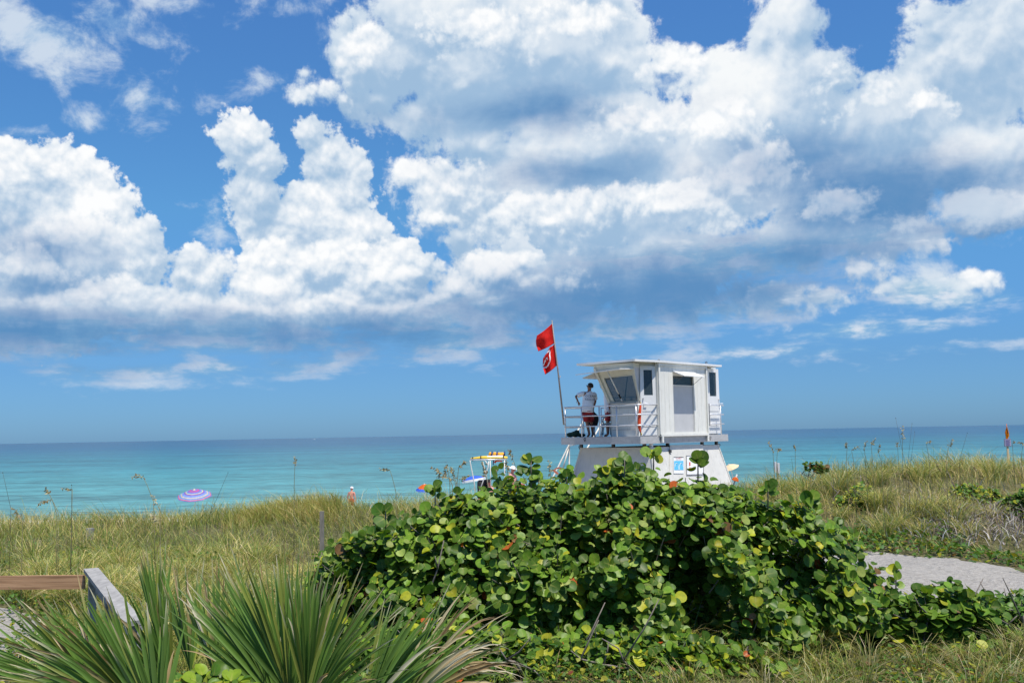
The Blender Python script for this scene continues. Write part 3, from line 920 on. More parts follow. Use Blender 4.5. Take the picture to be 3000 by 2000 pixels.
def outline_field(poly):
    """signed distance (positive inside) to a closed polygon, vectorised"""
    P = np.array(poly, float); Q = np.roll(P, -1, 0)
    def f(x, z):
        d = np.full(len(x), 1e9); ins = np.zeros(len(x), bool)
        for (ax, az), (bx, bz) in zip(P, Q):
            ex, ez = bx - ax, bz - az
            t = np.clip(((x - ax) * ex + (z - az) * ez) / (ex * ex + ez * ez), 0, 1)
            d = np.minimum(d, np.hypot(x - ax - t * ex, z - az - t * ez))
            c_ = ((az > z) != (bz > z)) & (x < (bx - ax) * (z - az) / (bz - az + 1e-12) + ax)
            ins ^= c_
        return np.where(ins, d, -d)
    return f

GR, GR2, GRY, GRO, GRB, GRP = (0.058, 0.122, 0.014), (0.135, 0.235, 0.024), (0.32, 0.34, 0.022), (0.45, 0.10, 0.025), (0.21, 0.11, 0.05), (0.24, 0.32, 0.075)
def leaf_bush(name, label, px_outline, Yc, depth, n_twigs, per, size, table, w, back=0.8, group=None, edge=1.1, branches=16, reach=(0.22, 0.5), hollows=0):
    pts = [at(px, py, Yc) for px, py in px_outline]
    poly = [(p.x, p.z) for p in pts]
    sd = outline_field(poly)
    xs_ = [p[0] for p in poly]; zs_ = [p[1] for p in poly]
    base = Vector(((min(xs_) + max(xs_)) / 2, Yc, float(ground((min(xs_) + max(xs_)) / 2, Yc))))
    root = empty(name, base, label, 'bush', group)
    # twig tips spread over a lens shaped body
    hollow_at = [(RNG.uniform(min(xs_), max(xs_)), RNG.uniform(min(zs_) + 0.2, max(zs_) - 0.25), RNG.uniform(0.16, 0.40)) for _ in range(hollows)]
    tips = []
    while len(tips) < n_twigs:
        x = RNG.uniform(min(xs_), max(xs_), 900); z = RNG.uniform(min(zs_), max(zs_), 900)
        d = sd(x, z)
        lump = 0.16 * np.sin(x * 5.1 + z * 3.0) + 0.13 * np.sin(z * 7.3 - x * 2.2) + 0.10 * np.sin(x * 11.0 - z * 6.0)
        half = depth * np.sqrt(np.clip(d / edge, 0, 1)) * (1 + lump)
        s_ = np.where(RNG.random(900) < 0.62, -1, RNG.choice([1, -0.2, 0.3], 900))
        if hollows:
            hh = np.min(np.stack([np.hypot(x - a_, (z - b_) * 1.25) / c_ for a_, b_, c_ in hollow_at]), 0)
            s_ = np.where((s_ < 0) & (hh < 1), s_ * (0.15 + 0.55 * hh ** 2), s_)
        yy = Yc + half * s_ * RNG.uniform(0.72, 1.0, 900) * np.where(s_ > 0, back, 1)
        ok = (d > 0.02) & (z > ground(x, yy) + 0.08)
        tips += list(np.stack([x, yy, z, d, half], 1)[ok])
    tips = np.array(tips[:n_twigs])
    core = np.array([base.x, Yc + 0.2, base.z + 0.5])
    P, Nn, Ax, Sz = [], [], [], []
    tw = MB()
    for i, (x, y, z, d, half) in enumerate(tips):
        t_ = np.array([x, y, z])
        out = t_ - np.array([x * 0.75 + core[0] * 0.25, Yc + 0.15, z - 0.55])
        out /= np.linalg.norm(out)
        m_ = int(per * RNG.uniform(0.6, 1.4))
        ln = RNG.uniform(*reach)
        dirn = out + RNG.normal(0, 0.28, 3); dirn[2] += 0.35; dirn /= np.linalg.norm(dirn)
        start = t_ - dirn * ln
        if i % 3 == 0:
            tw.tube([start - dirn * 0.25, start, t_], [0.011, 0.008, 0.005], 5, cap=False)
        side = np.cross(dirn, RNG.normal(size=3)); side /= np.linalg.norm(side)
        s2 = np.cross(dirn, side)
        for j in range(m_):
            f = (j + RNG.random()) / m_
            a = j * 2.4 + RNG.normal(0, 0.4)
            sdv = side * math.cos(a) + s2 * math.sin(a)
            p = start + dirn * ln * f + sdv * 0.05
            ax = sdv * (1.0 - 0.55 * f) + dirn * (0.35 + 0.5 * f) + np.array([0, 0, -0.10])
            nr = dirn * 0.9 + np.array([0.10, -0.38, 0.55]) + RNG.normal(0, 0.50, 3)
            P.append(p); Nn.append(nr); Ax.append(ax); Sz.append(size * RNG.uniform(0.62, 1.18) * (1.0 - 0.22 * f))
    P, Nn, Ax, Sz = map(np.array, (P, Nn, Ax, Sz))
    me = scatter(DV, DF, P, frames_from(Nn, axis=Ax), Sz, colours(len(P), table, w, 0.25), 'crown', DUV, cup=True)
    link_mesh('crown', me, M['grape'], root)
    # pale crooked stems from the ground into the crown
    for i in range(branches):
        bx = base.x + RNG.uniform(-0.44, 0.44) * (max(xs_) - min(xs_)); by = Yc + RNG.uniform(-0.6, 0.4) * depth
        t_ = tips[RNG.integers(len(tips))][:3]
        t_ = np.array([bx + (t_[0] - bx) * 0.35, by + RNG.uniform(-0.3, 0.3), min(t_[2], base.z + 0.62 * (max(zs_) - base.z))])
        b0 = np.array([bx, by, float(ground(bx, by)) - 0.05])
        pts_ = [b0 + (t_ - b0) * f + RNG.normal(0, 0.05, 3) * (0 < f < 1) for f in (0, 0.25, 0.5, 0.75, 1.0)]
        tw.tube(pts_, [0.018, 0.015, 0.012, 0.009, 0.006], 6)
        for q in (2, 3):
            e = pts_[q] + RNG.normal(0, 0.22, 3) + np.array([0, -0.05, 0.22])
            tw.tube([pts_[q], (pts_[q] + e) / 2 + RNG.normal(0, 0.03, 3), e], [0.011, 0.008, 0.005], 5)
    tw.build('branches', M['bark'], root, smooth=True)
    return root
M['bark'] = mat_plain('pale bark', (0.17, 0.145, 0.12), 0.8, 0.3, 14.0)

BUSH = [(905, 1690), (925, 1625), (965, 1585), (1040, 1560), (1110, 1515), (1190, 1500), (1255, 1478), (1300, 1440), (1380, 1428), (1450, 1400), (1520, 1385), (1600, 1398), (1690, 1390), (1770, 1368),
        (1850, 1360), (1900, 1350), (1950, 1384), (2010, 1392), (2060, 1386), (2110, 1396), (2190, 1420), (2270, 1440), (2350, 1460), (2430, 1515), (2500, 1545), (2545, 1600), (2590, 1660), (2605, 1720), (2585, 1790), (2560, 2000), (1100, 2000), (1000, 1900), (930, 1800), (900, 1740)]
leaf_bush('sea_grape_bush', 'big round leaved sea grape bush filling the middle foreground', BUSH, 12.3, 1.40, 1450, 13, 0.137, [GR, GR2, GRP, GRY, GRO, GRB], [0.50, 0.38, 0.08, 0.06, 0.0025, 0.004], hollows=30)
# shoots that stand above the outline
def shoot(px, py0, py1, Y, n, size):
    a, b = at(px, py0, Y), at(px + RNG.normal(0, 6), py1, Y)
    P, Nn, Ax = [], [], []
    for j in range(n):
        f = j / max(1, n - 1)
        an = j * 2.3 + 0.4
        sv = np.array([math.cos(an), math.sin(an), 0])
        P.append(np.array(a.lerp(b, f)) + sv * 0.02); Ax.append(sv * (1 - 0.5 * f) + np.array([0, 0, 0.45 + 0.4 * f])); Nn.append(np.array([0.1, -0.6, 0.5]) + RNG.normal(0, 0.35, 3))
    return P, Nn, Ax, [size * RNG.uniform(0.75, 1.1) for _ in range(n)]
def shoots_part(root, rows, table, w):
    for (px, py0, py1, Y, n, size) in rows:
        P, Nn, Ax, Sz = map(np.array, shoot(px, py0, py1, Y, n, size))
        me = scatter(DV, DF, P, frames_from(Nn, axis=Ax), Sz, colours(len(P), table, w, 0.2), 'shoot', DUV, cup=True)
        so = link_mesh('shoot', me, M['grape'], root)
        st = MB()
        st.tube([at(px, py0 + 40, Y), at(px, (py0 + py1) / 2, Y), at(px, py1, Y)], [0.010, 0.008, 0.005], 5)
        st.build('stem', M['bark'], so, smooth=True)
big = bpy.data.objects['sea_grape_bush']
shoots_part(big, [(1556, 1400, 1345, 12.2, 10, 0.14), (1915, 1350, 1325, 12.4, 7, 0.14), (2045, 1370, 1345, 12.0, 8, 0.14), (1830, 1390, 1345, 12.0, 7, 0.12), (1455, 1410, 1375, 12.2, 6, 0.12), (1780, 1395, 1362, 12.0, 7, 0.12), (1130, 1530, 1490, 12.1, 7, 0.15),
                  (1275, 1460, 1430, 12.2, 6, 0.13), (2250, 1450, 1428, 12.1, 6, 0.14), (2380, 1500, 1462, 12.1, 6, 0.14), (2625, 1720, 1668, 12.0, 6, 0.13), (1660, 1410, 1380, 12.1, 6, 0.12)], [GR, GR2, GRY], [0.5, 0.5, 0.14])

SMALL = [(2570, 1850), (2600, 1770), (2650, 1725), (2720, 1705), (2790, 1698), (2860, 1715), (2920, 1750), (2930, 1800), (2900, 1960), (2600, 1960)]
leaf_bush('sea_grape_shrub', 'small sea grape shrub at the near edge of the right hand path', SMALL, 11.8, 0.5, 90, 9, 0.15, [GR, GR2, GRY], [0.6, 0.4, 0.05], edge=0.5, branches=4, reach=(0.15, 0.3))
LOW = [(2840, 1790), (2880, 1738), (2940, 1728), (3010, 1722), (3080, 1740), (3120, 1800), (3100, 1960), (2860, 1960)]
leaf_bush('beach_shrub', 'dense low green shrub beside the path at the right edge', LOW, 12.2, 0.5, 110, 13, 0.085, [V_G, V_D, V_Y], [0.6, 0.4, 0.04], edge=0.5, branches=4, reach=(0.12, 0.25))
FRONT = [(1020, 1960), (1080, 1850), (1200, 1800), (1350, 1810), (1500, 1830), (1650, 1850), (1750, 1825), (1900, 1850), (2050, 1855), (2200, 1880), (2330, 1935), (2360, 2000), (2330, 2300), (1020, 2300)]
leaf_bush('sea_grape_seedlings', 'knee high sea grape suckers in front of the big bush', FRONT, 10.5, 0.6, 360, 9, 0.128, [GR, GR2, GRY, GRO], [0.5, 0.4, 0.11, 0.008], edge=0.5, branches=8, reach=(0.15, 0.3))
YEL = [(2440, 1475), (2480, 1425), (2525, 1408), (2560, 1420), (2580, 1465), (2560, 1490), (2480, 1495)]
leaf_bush('bay_bush', 'yellow green bushy plant in the dune grass above the path', YEL, 23.0, 0.5, 44, 16, 0.10, [V_Y, V_G, V_D], [0.5, 0.4, 0.2], edge=0.4, branches=3, reach=(0.15, 0.3))
YEL2 = [(2760, 1470), (2790, 1420), (2850, 1412), (2910, 1425), (2935, 1465), (2900, 1490), (2800, 1490)]
leaf_bush('bay_bush', 'yellow green spreading bush above the dead grey twigs', YEL2, 22.5, 0.6, 60, 16, 0.10, [V_Y, V_G, V_D], [0.5, 0.45, 0.2], edge=0.4, branches=3, reach=(0.15, 0.3))
YEL3 = [(2905, 1560), (2930, 1455), (2990, 1425), (3080, 1420), (3120, 1500), (3080, 1580), (2960, 1590)]
leaf_bush('bay_bush', 'dark green bush cut by the right edge of the view', YEL3, 21.5, 0.6, 70, 16, 0.11, [V_G, V_D, V_Y], [0.6, 0.4, 0.12], edge=0.5, branches=3, reach=(0.15, 0.3))
DK = [(2355, 1362), (2370, 1350), (2400, 1352), (2418, 1360), (2410, 1375), (2370, 1375)]
leaf_bush('ridge_plant', 'tiny dark green plant on the dune ridge right of the white post', DK, 25.5, 0.2, 14, 7, 0.12, [V_D, V_B, V_G], [0.5, 0.25, 0.3], edge=0.2, branches=1, reach=(0.08, 0.15))
FY = [(370, 2030), (400, 1985), (500, 1972), (580, 1962), (680, 1975), (740, 2005), (730, 2060), (400, 2060)]
leaf_bush('leafy_herb', 'lime green leafy herb in front of the palmettos at the lower edge', FY, 4.6, 0.25, 44, 9, 0.085, [(0.17, 0.25, 0.02), V_G, V_Y], [0.6, 0.35, 0.3], edge=0.3, branches=3, reach=(0.08, 0.16))

# ------------------------------------------------------------------ saw palmettos
def frond(root, base, direc, spread, n, length, width, dead=0.1, droop=0.12, face=(0, -1, 0.4), arc_bias=0.0):
    """one fan: n folded blades from the end of a stalk; frond > blades"""
    base = Vector(base); d = Vector(direc).normalized()
    fc = Vector(face); nrm = (fc - d * fc.dot(d)).normalized()
    side = d.cross(nrm).normalized()
    V, L, S, T_, Cc = [], [], [], [], []
    n = int(n * 1.9)
    for i in range(n):
        u = (i + 0.5) / n * 2 - 1
        a = u * spread + RNG.normal(0, 0.03) + arc_bias
        bd = d * math.cos(a) + side * math.sin(a) + nrm * (RNG.normal(0, 0.10) + 0.10 * (1 - u * u))
        bd.normalize()
        Ln = length * (1 - 0.16 * u * u) * RNG.uniform(0.84, 1.10)
        w = width * RNG.uniform(0.40, 0.68)
        sv = bd.cross(nrm).normalized()
        nv = sv.cross(bd).normalized() if sv.cross(bd).dot(nrm) > 0 else -sv.cross(bd).normalized()
        isdead = RNG.random() < dead * (0.55 if dead < 0.5 else 1.0)
        green = Vector((0.112, 0.200, 0.036)) * RNG.uniform(0.75, 1.35)
        if RNG.random() < 0.18: green = Vector((0.23, 0.27, 0.05)) * RNG.uniform(0.8, 1.2)
        straw = Vector(((0.52, 0.43, 0.26), (0.40, 0.29, 0.15), (0.60, 0.53, 0.38), (0.26, 0.16, 0.08))[RNG.integers(4)])
        tip_at = 0.42 if isdead else RNG.uniform(0.86, 1.08)
        dr = droop * RNG.uniform(0.4, 1.6) * (2.6 if isdead else 1.0)
        steps = (0.0, 0.18, 0.38, 0.56, 0.72, 0.86, 0.95, 1.0)
        b = len(V)
        tw = RNG.normal(0, 0.25)
        for t in steps:
            p = base + bd * Ln * t + Vector((0, 0, -1)) * Ln * dr * t ** 3.2
            ww = w * (0.55 + 1.6 * t * (1 - t) + 0.2 * t) * (1 - t ** 3.0) + 0.0012
            s2 = sv * math.cos(tw * t) + nv * math.sin(tw * t)
            V += [p - s2 * ww / 2 + nv * ww * 0.22, p, p + s2 * ww / 2 + nv * ww * 0.22]
            f = min(1, max(0, (t - tip_at + 0.10) / 0.12))
            if isdead: f = min(1, max(0, (t - 0.15) / 0.35))
            c_ = green.lerp(straw, f)
            Cc += [c_ * 1.0, c_ * 0.92, c_ * 1.08]
        for j in range(len(steps) - 1):
            for q in (0, 1):
                S.append(len(L)); T_.append(4)
                L += [b + 3 * j + q, b + 3 * j + q + 1, b + 3 * j + q + 4, b + 3 * j + q + 3]
    me = raw_mesh('frond', np.array([tuple(v) for v in V]), np.array(L), np.array(S), np.array(T_), np.array([tuple(c_) for c_ in Cc]))
    fo = link_mesh('frond', me, M['palm'], root)
    return fo

def stalk(root, a, b, r=0.010):
    a, b = Vector(a), Vector(b)
    mid = (a + b) / 2 + Vector((0, 0, 0.06))
    MB().tube([a, mid, b], [r * 1.5, r * 1.2, r], 6).build('stalk', M['palm_stalk'], root, smooth=True)
M['palm_stalk'] = mat_plain('palmetto stalk', (0.09, 0.13, 0.03), 0.5, 0.2, 12.0)

def palmetto(label, crown_px, crown_Y, fans):
    cx, cy = crown_px
    c0 = at(cx, cy, crown_Y)
    g = float(ground(c0.x, c0.y))
    root = empty('saw_palmetto', (c0.x, c0.y, g), label, 'palmetto', 'saw palmettos in the lower left corner')
    MB().tube([(c0.x, c0.y, g - 0.05), (c0.x + 0.04, c0.y, (g + c0.z) / 2 - 0.1), (c0.x, c0.y, max(c0.z - 0.45, g + 0.15))], [0.09, 0.08, 0.05], 8).build('trunk', M['post_wood'], root, smooth=True)
    base = Vector((c0.x, c0.y, max(c0.z - 0.45, g + 0.15)))
    for (hx, hy, hY, tx_, ty_, tY, spread, n, width, dead, droop) in fans:
        h = at(hx, hy, hY); t_ = at(tx_, ty_, tY)
        frond(root, h, t_ - h, spread, n, (t_ - h).length, width, dead, droop)
        stalk(root, base, h)

palmetto('green saw palmetto with an upright pleated fan before the grey railing', (480, 2180), 6.2, [
    (468, 1880, 6.2, 450, 1600, 6.3, 0.20, 15, 0.034, 0.08, 0.02),
    (560, 1960, 6.0, 545, 1640, 6.2, 0.30, 12, 0.034, 0.30, 0.05),
    (640, 2000, 5.7, 650, 1620, 5.9, 0.40, 15, 0.034, 0.15, 0.06),
    (500, 2010, 5.6, 330, 1740, 5.5, 0.55, 15, 0.036, 0.12, 0.05)])
palmetto('saw palmetto with long bluish green blades fanning to the left corner', (330, 2300), 4.4, [
    (300, 2080, 4.5, -60, 1760, 4.4, 0.40, 16, 0.030, 0.35, 0.10),
    (420, 2080, 4.4, 120, 1740, 4.3, 0.55, 22, 0.032, 0.16, 0.07),
    (360, 2080, 4.2, 20, 1960, 4.1, 0.42, 14, 0.032, 0.40, 0.10),
    (330, 2160, 4.6, 60, 1720, 4.8, 0.45, 16, 0.026, 0.45, 0.10),
    (470, 2140, 4.1, 400, 1760, 4.2, 0.42, 12, 0.034, 0.08, 0.06)])
palmetto('largest saw palmetto with stiff upright blades and straw tips', (860, 2300), 4.9, [
    (850, 2040, 4.9, 790, 1600, 5.0, 0.60, 28, 0.032, 0.10, 0.05),
    (900, 2060, 4.8, 1020, 1640, 4.8, 0.55, 28, 0.030, 0.18, 0.07),
    (820, 2070, 5.2, 640, 1630, 5.4, 0.50, 22, 0.032, 0.20, 0.06),
    (880, 2130, 4.5, 1120, 1800, 4.4, 0.45, 16, 0.028, 0.35, 0.14)])
palmetto('saw palmetto with bleached drooping dead tips in front of the bush', (1180, 2350), 4.6, [
    (1160, 2090, 4.6, 1470, 1720, 4.6, 0.42, 20, 0.026, 0.60, 0.13),
    (1150, 2110, 4.4, 1560, 1860, 4.3, 0.40, 17, 0.026, 0.75, 0.14),
    (1060, 2100, 4.4, 1260, 1740, 4.5, 0.38, 16, 0.028, 0.40, 0.12)])

# ------------------------------------------------------------------ sea oats (each stalk a thing)
M['stalk'] = mat_plain('dry stalk', (0.22, 0.20, 0.09), 0.8, 0.2, 20.0)
SPK = np.array([(0, 0, 0), (0.45, 0.22, 0.03), (0.45, -0.22, 0.03), (1.0, 0, 0)], float)
SPF = [(0, 2, 3, 1)]
def sea_oat(px0, py0, px1, py1, px2, py2, Y, label, dens=26, pale=False, size=0.055):
    """stalk from the ground below (px0, py0) to the head, which runs from (px1, py1) to its tip (px2, py2)"""
    b, h, t = at(px0, py0, Y), at(px1, py1, Y), at(px2, py2, Y)
    g = Vector((b.x + (b.x - h.x) * 0.3, Y, float(ground(b.x, Y)) - 0.02))
    root = empty('sea_oat', g, label, 'sea oat', 'sea oats standing above the dune grass')
    MB().tube([g, g.lerp(b, 0.6), b, b.lerp(h, 0.6) + Vector((0, 0, 0.02)), h, t], [0.006, 0.006, 0.005, 0.0045, 0.004, 0.002], 5).build('stalk', M['stalk'], root, smooth=True)
    d = t - h
    N = dens
    f = np.sort(RNG.random(N)) ** 0.85
    mid = (h + t) / 2 + Vector((0, 0, 0.12 * d.length))
    q = lambda f_: np.array(h) * (1 - f_) ** 2 + 2 * np.array(mid) * f_ * (1 - f_) + np.array(t) * f_ ** 2
    P = np.array([q(f_) for f_ in f]) + RNG.normal(0, 0.010, (N, 3))
    ax = np.array(d.normalized())[None] * 0.7 + RNG.normal(0, 0.45, (N, 3)) + np.array([0, 0, -0.55])
    nr = RNG.normal(0, 0.6, (N, 3)) + np.array([0.3, -0.8, 0.3])
    col = colours(N, [(0.30, 0.23, 0.10), (0.20, 0.14, 0.06), (0.40, 0.33, 0.17)] if not pale else [(0.50, 0.45, 0.28), (0.42, 0.36, 0.2)], [0.5, 0.3, 0.3] if not pale else [0.6, 0.4])
    me = scatter(SPK, SPF, P, frames_from(nr, axis=ax), size * RNG.uniform(0.7, 1.3, N) * (1 - 0.4 * f), col, 'seed_head')
    link_mesh('seed_head', me, M['straw'], root)

OATS = [(450, 1470, 420, 1398, 386, 1396, 17, 'sea oat with a level brown head against the water left of the striped umbrella'),
        (170, 1500, 150, 1462, 112, 1478, 16, 'drooping sea oat head, lower of the pair near the left edge'),
        (165, 1500, 146, 1450, 134, 1432, 16, 'upright cream sea oat head just above the drooping one near the left edge'),
        (210, 1500, 212, 1434, 180, 1430, 16.5, 'sea oat with a small hooked head beside a bare dark stem on the left'),
        (66, 1540, 62, 1512, 36, 1486, 15, 'sea oat leaning to the left border, leftmost of all the oats'),
        (470, 1520, 468, 1490, 447, 1452, 15, 'pale sea oat head below the level brown one'),
        (470, 1560, 464, 1530, 440, 1500, 14, 'pale sea oat head low in the grass under the striped umbrella'),
        (862, 1420, 864, 1362, 865, 1336, 19, 'slim upright sea oat on the tall tussock'),
        (1160, 1440, 1142, 1376, 1116, 1374, 17, 'sea oat with a short level head left of the blue and white umbrella'),
        (1325, 1420, 1312, 1398, 1262, 1368, 14, 'brown sea oat head slanting left behind the bush, first of the cluster'),
        (1335, 1420, 1330, 1405, 1280, 1393, 14.2, 'brown sea oat head hanging level low in the cluster left of the beach buggy'),
        (1318, 1420, 1314, 1386, 1306, 1362, 14.1, 'upright brown sea oat head in the middle of the cluster by the beach buggy'),
        (1342, 1430, 1332, 1402, 1320, 1370, 14.3, 'brown sea oat head bending left, nearest to the beach buggy'),
        (1338, 1430, 1344, 1368, 1363, 1351, 14.6, 'sea oat head slanting up to the right before the blue and white umbrella'),
        (1345, 1440, 1345, 1404, 1372, 1394, 14.9, 'sea oat head crossing the blue and white umbrella'),
        (1432, 1440, 1424, 1392, 1414, 1354, 14.6, 'fluffy sea oat head before the frame of the beach buggy'),
        (1490, 1430, 1488, 1390, 1482, 1350, 14.2, 'thick sea oat head before the rear of the beach buggy'),
        (1515, 1430, 1508, 1358, 1492, 1320, 14.0, 'tall sea oat leaning left just behind the yellow rescue board'),
        (1615, 1420, 1613, 1386, 1608, 1352, 13.8, 'thin pale sea oat before the stair rail of the tower'),
        (2268, 1380, 2264, 1318, 2252, 1294, 21, 'sea oat with a tufted head left of the white post'),
        (2275, 1370, 2278, 1314, 2287, 1318, 21, 'sea oat with a tiny level head beside the tufted one'),
        (2330, 1360, 2330, 1314, 2326, 1302, 22, 'small sea oat head above the ridge right of the white post'),
        (2480, 1345, 2482, 1312, 2478, 1296, 21, 'sea oat at the left end of the row on the right ridge'),
        (2500, 1345, 2494, 1318, 2516, 1308, 21.5, 'sea oat with a wide nodding head on the right ridge'),
        (2536, 1345, 2532, 1314, 2538, 1294, 22, 'sea oat with a dark narrow head in the row on the right ridge'),
        (2556, 1345, 2552, 1302, 2566, 1284, 21, 'tallest brown head of the row on the right ridge'),
        (2582, 1350, 2572, 1322, 2580, 1303, 20, 'bushy reddish sea oat head at the right end of the row'),
        (2632, 1345, 2630, 1312, 2628, 1296, 22, 'lone small sea oat between the row and the tall bare stems'),
        (2722, 1345, 2714, 1300, 2726, 1292, 22, 'sea oat with a small hooked head right of the tall bare stems'),
        (2772, 1350, 2780, 1308, 2792, 1287, 20, 'long slanting sea oat head midway to the orange flag'),
        (2968, 1330, 2966, 1298, 2972, 1293, 23, 'small sea oat right beside the orange flag sign'),
        (2992, 1340, 2998, 1298, 2984, 1296, 23, 'small nodding sea oat at the right border'),
        (2690, 1430, 2760, 1344, 2850, 1400, 20.8, 'long arching sea oat bending over to the right on the slope'),
        (2850, 1440, 2846, 1362, 2880, 1405, 20.9, 'heavy tan sea oat head hanging down on the right slope'),
        (2790, 1450, 2738, 1350, 2756, 1380, 21.0, 'tan sea oat head hooked over in the middle of the right slope'),
        (2600, 1450, 2622, 1386, 2662, 1396, 21.0, 'fringed tan sea oat head on the slope below the tall bare stems'),
        (2645, 1380, 2644, 1286, 2646, 1248, 21.0, 'tall pale sea oat plume rising above the horizon')]
for row in OATS:
    sea_oat(*row[:7], row[7], pale='pale' in row[7], dens=34 if 'plume' in row[7] or 'thick' in row[7] or 'fluffy' in row[7] else 24)
def bare_stem(px0, py0, px1, py1, Y, label):
    b, t = at(px0, py0, Y), at(px1, py1, Y)
    g = Vector((b.x, Y, float(ground(b.x, Y)) - 0.02))
    o = MB().tube([g, b, b.lerp(t, 0.6), t], [0.0035, 0.003, 0.0028, 0.002], 5)
    o.torus(t, (0, 1, 0), 0.004, 0.004, 6, 4)
    tag(o.build('bare_stem', M['dark_stem'], None, smooth=True), label, 'stem', 'bare stems above the grass')
M['dark_stem'] = mat_plain('dark stem', (0.09, 0.08, 0.05), 0.8, 0.2, 20.0)
for r_ in [(2660, 1400, 2624, 1224, 21, 'tall dark stem with a knob leaning left above the horizon'), (2655, 1400, 2672, 1240, 21, 'thin dark stem leaning right above the horizon'), (2662, 1400, 2680, 1264, 21.2, 'shorter thin dark stem leaning right just below the horizon'),
           (2810, 1350, 2834, 1268, 22, 'dark slanting stem midway to the orange flag'), (210, 1560, 210, 1420, 14.5, 'straight dark stem on the left beside the hooked oat head'), (605, 1530, 668, 1384, 17, 'dark stem slanting right beside the striped umbrella'),
           (32, 1490, 8, 1384, 16, 'thin dark stem at the left border')]:
    bare_stem(*r_)
# ------------------------------------------------------------------ lifeguard tower
TH = R(48)
Bv = Vector((math.cos(TH), math.sin(TH), 0))          # along the right hand face, away from us
Av = Vector((-math.sin(TH), math.cos(TH), 0))         # along the left hand face, away from us
C0 = at(1876, 1277, 31.5); C0.z = 0
UP = Vector((0, 0, 1))
def on(px, py, P0, D):
    """point seen at this pixel on the upright plane through P0 along D"""
    d = ray(px, py)
    # t*d.xy = P0 + s*D
    det = d.x * (-D.y) + D.x * d.y
    t = (P0.x * (-D.y) + D.x * P0.y) / det
    return d * t
def pl(a, b, z=0.0):
    return C0 + Av * a + Bv * b + UP * z
ZT, ZB = at(1876, 1277.5, 31.5).z, at(1876, 1300, 31.5).z
g0 = float(ground(C0.x + 1, C0.y + 2))
tower = empty('lifeguard_tower', (pl(1.6, 2.7).x, pl(1.6, 2.7).y, g0), 'white lifeguard tower with a railed deck behind the sea grape bush', 'lifeguard tower')
LA, LB = 3.22, 5.42
def rect(a0, a1, b0, b1, z0, z1, mb):
    return mb.prism([pl(a0, b0, z0), pl(a1, b0, z0), pl(a1, b1, z0), pl(a0, b1, z0)], UP * (z1 - z0))
# deck: planks inside a board rim
m = MB(); rect(0.05, LA - 0.05, 0.05, LB - 0.05, ZT - 0.06, ZT - 0.01, m); m.build('deck', M['fascia'], tower)
for (a0, a1, b0, b1) in ((0, LA, 0, 0.045), (0, 0.045, 0.047, LB), (LA - 0.045, LA, 0.047, LB), (0.047, LA - 0.047, LB - 0.045, LB)):
    m = MB(); rect(a0, a1, b0, b1, ZB, ZT, m); m.build('rim_board', M['fascia'], tower)
m = MB()
for b in np.linspace(0.7, LB - 0.7, 5): rect(0.06, LA - 0.06, b - 0.04, b + 0.04, ZB + 0.03, ZT - 0.065, m)
m.build('joists', M['fascia'], tower)

# plywood skirt: a flaring four sided base
ZS = at(1905, 1310, 32.2).z
corner = [(0.15, 0.80), (3.0, 0.80), (3.0, 4.95), (0.15, 4.95)]
fl = [(-1, -1), (1, -1), (1, 1), (-1, 1)]
def skirt(i, z, grow=0.225):
    (a, b), (u, v) = corner[i], fl[i]
    k_ = (ZS - z) * grow
    return pl(a + u * k_, b + v * k_, z)
zg = g0 - 0.15
for i in range(4):
    j = (i + 1) % 4
    o_ = [skirt(i, ZS), skirt(j, ZS), skirt(j, zg), skirt(i, zg)]
    n_ = (o_[1] - o_[0]).cross(o_[3] - o_[0]).normalized()
    ctr = (o_[0] + o_[1] + o_[2] + o_[3]) / 4 - pl(1.6, 2.9, ZS - 1)
    if n_.dot(ctr) > 0: n_ = -n_
    MB().prism(o_, n_ * 0.05).build('skirt_panel', M['base_white'], tower)
m = MB()
for i in range(4): m.tube([skirt(i, ZS + 0.005), skirt(i, zg)], 0.035, 6)
m.build('corner_trim', M['base_white'], tower)
# raised plywood door in the right hand skirt
RN = (-Av * 0.975 + UP * 0.22).normalized()
def sk_r(px, py, out=0.0):
    """a point on the right hand skirt face"""
    p0 = skirt(0, ZS); e1 = Bv; e2 = (skirt(0, zg) - skirt(0, ZS)); nn = e1.cross(e2).normalized()
    if nn.dot(-Av) < 0: nn = -nn
    d = ray(px, py)
    return d * (p0.dot(nn) / d.dot(nn)) + nn * out, nn
pts = [sk_r(*q)[0] for q in ((1961, 1304), (2056, 1302), (2070, 1450), (1958, 1450))]
nn = sk_r(1961, 1304)[1]
m = MB().prism([p + nn * 0.004 for p in pts], nn * 0.03); m.build('hatch', M['base_white'], tower)
m = MB(); p, _ = sk_r(1960, 1322, 0.05); m.box(p, (0.07, 0.07, 0.10), Bv, Av, UP); m.tube([p, p - UP * 0.33], 0.012, 6); m.build('hatch_latch', M['dark_metal'], tower)
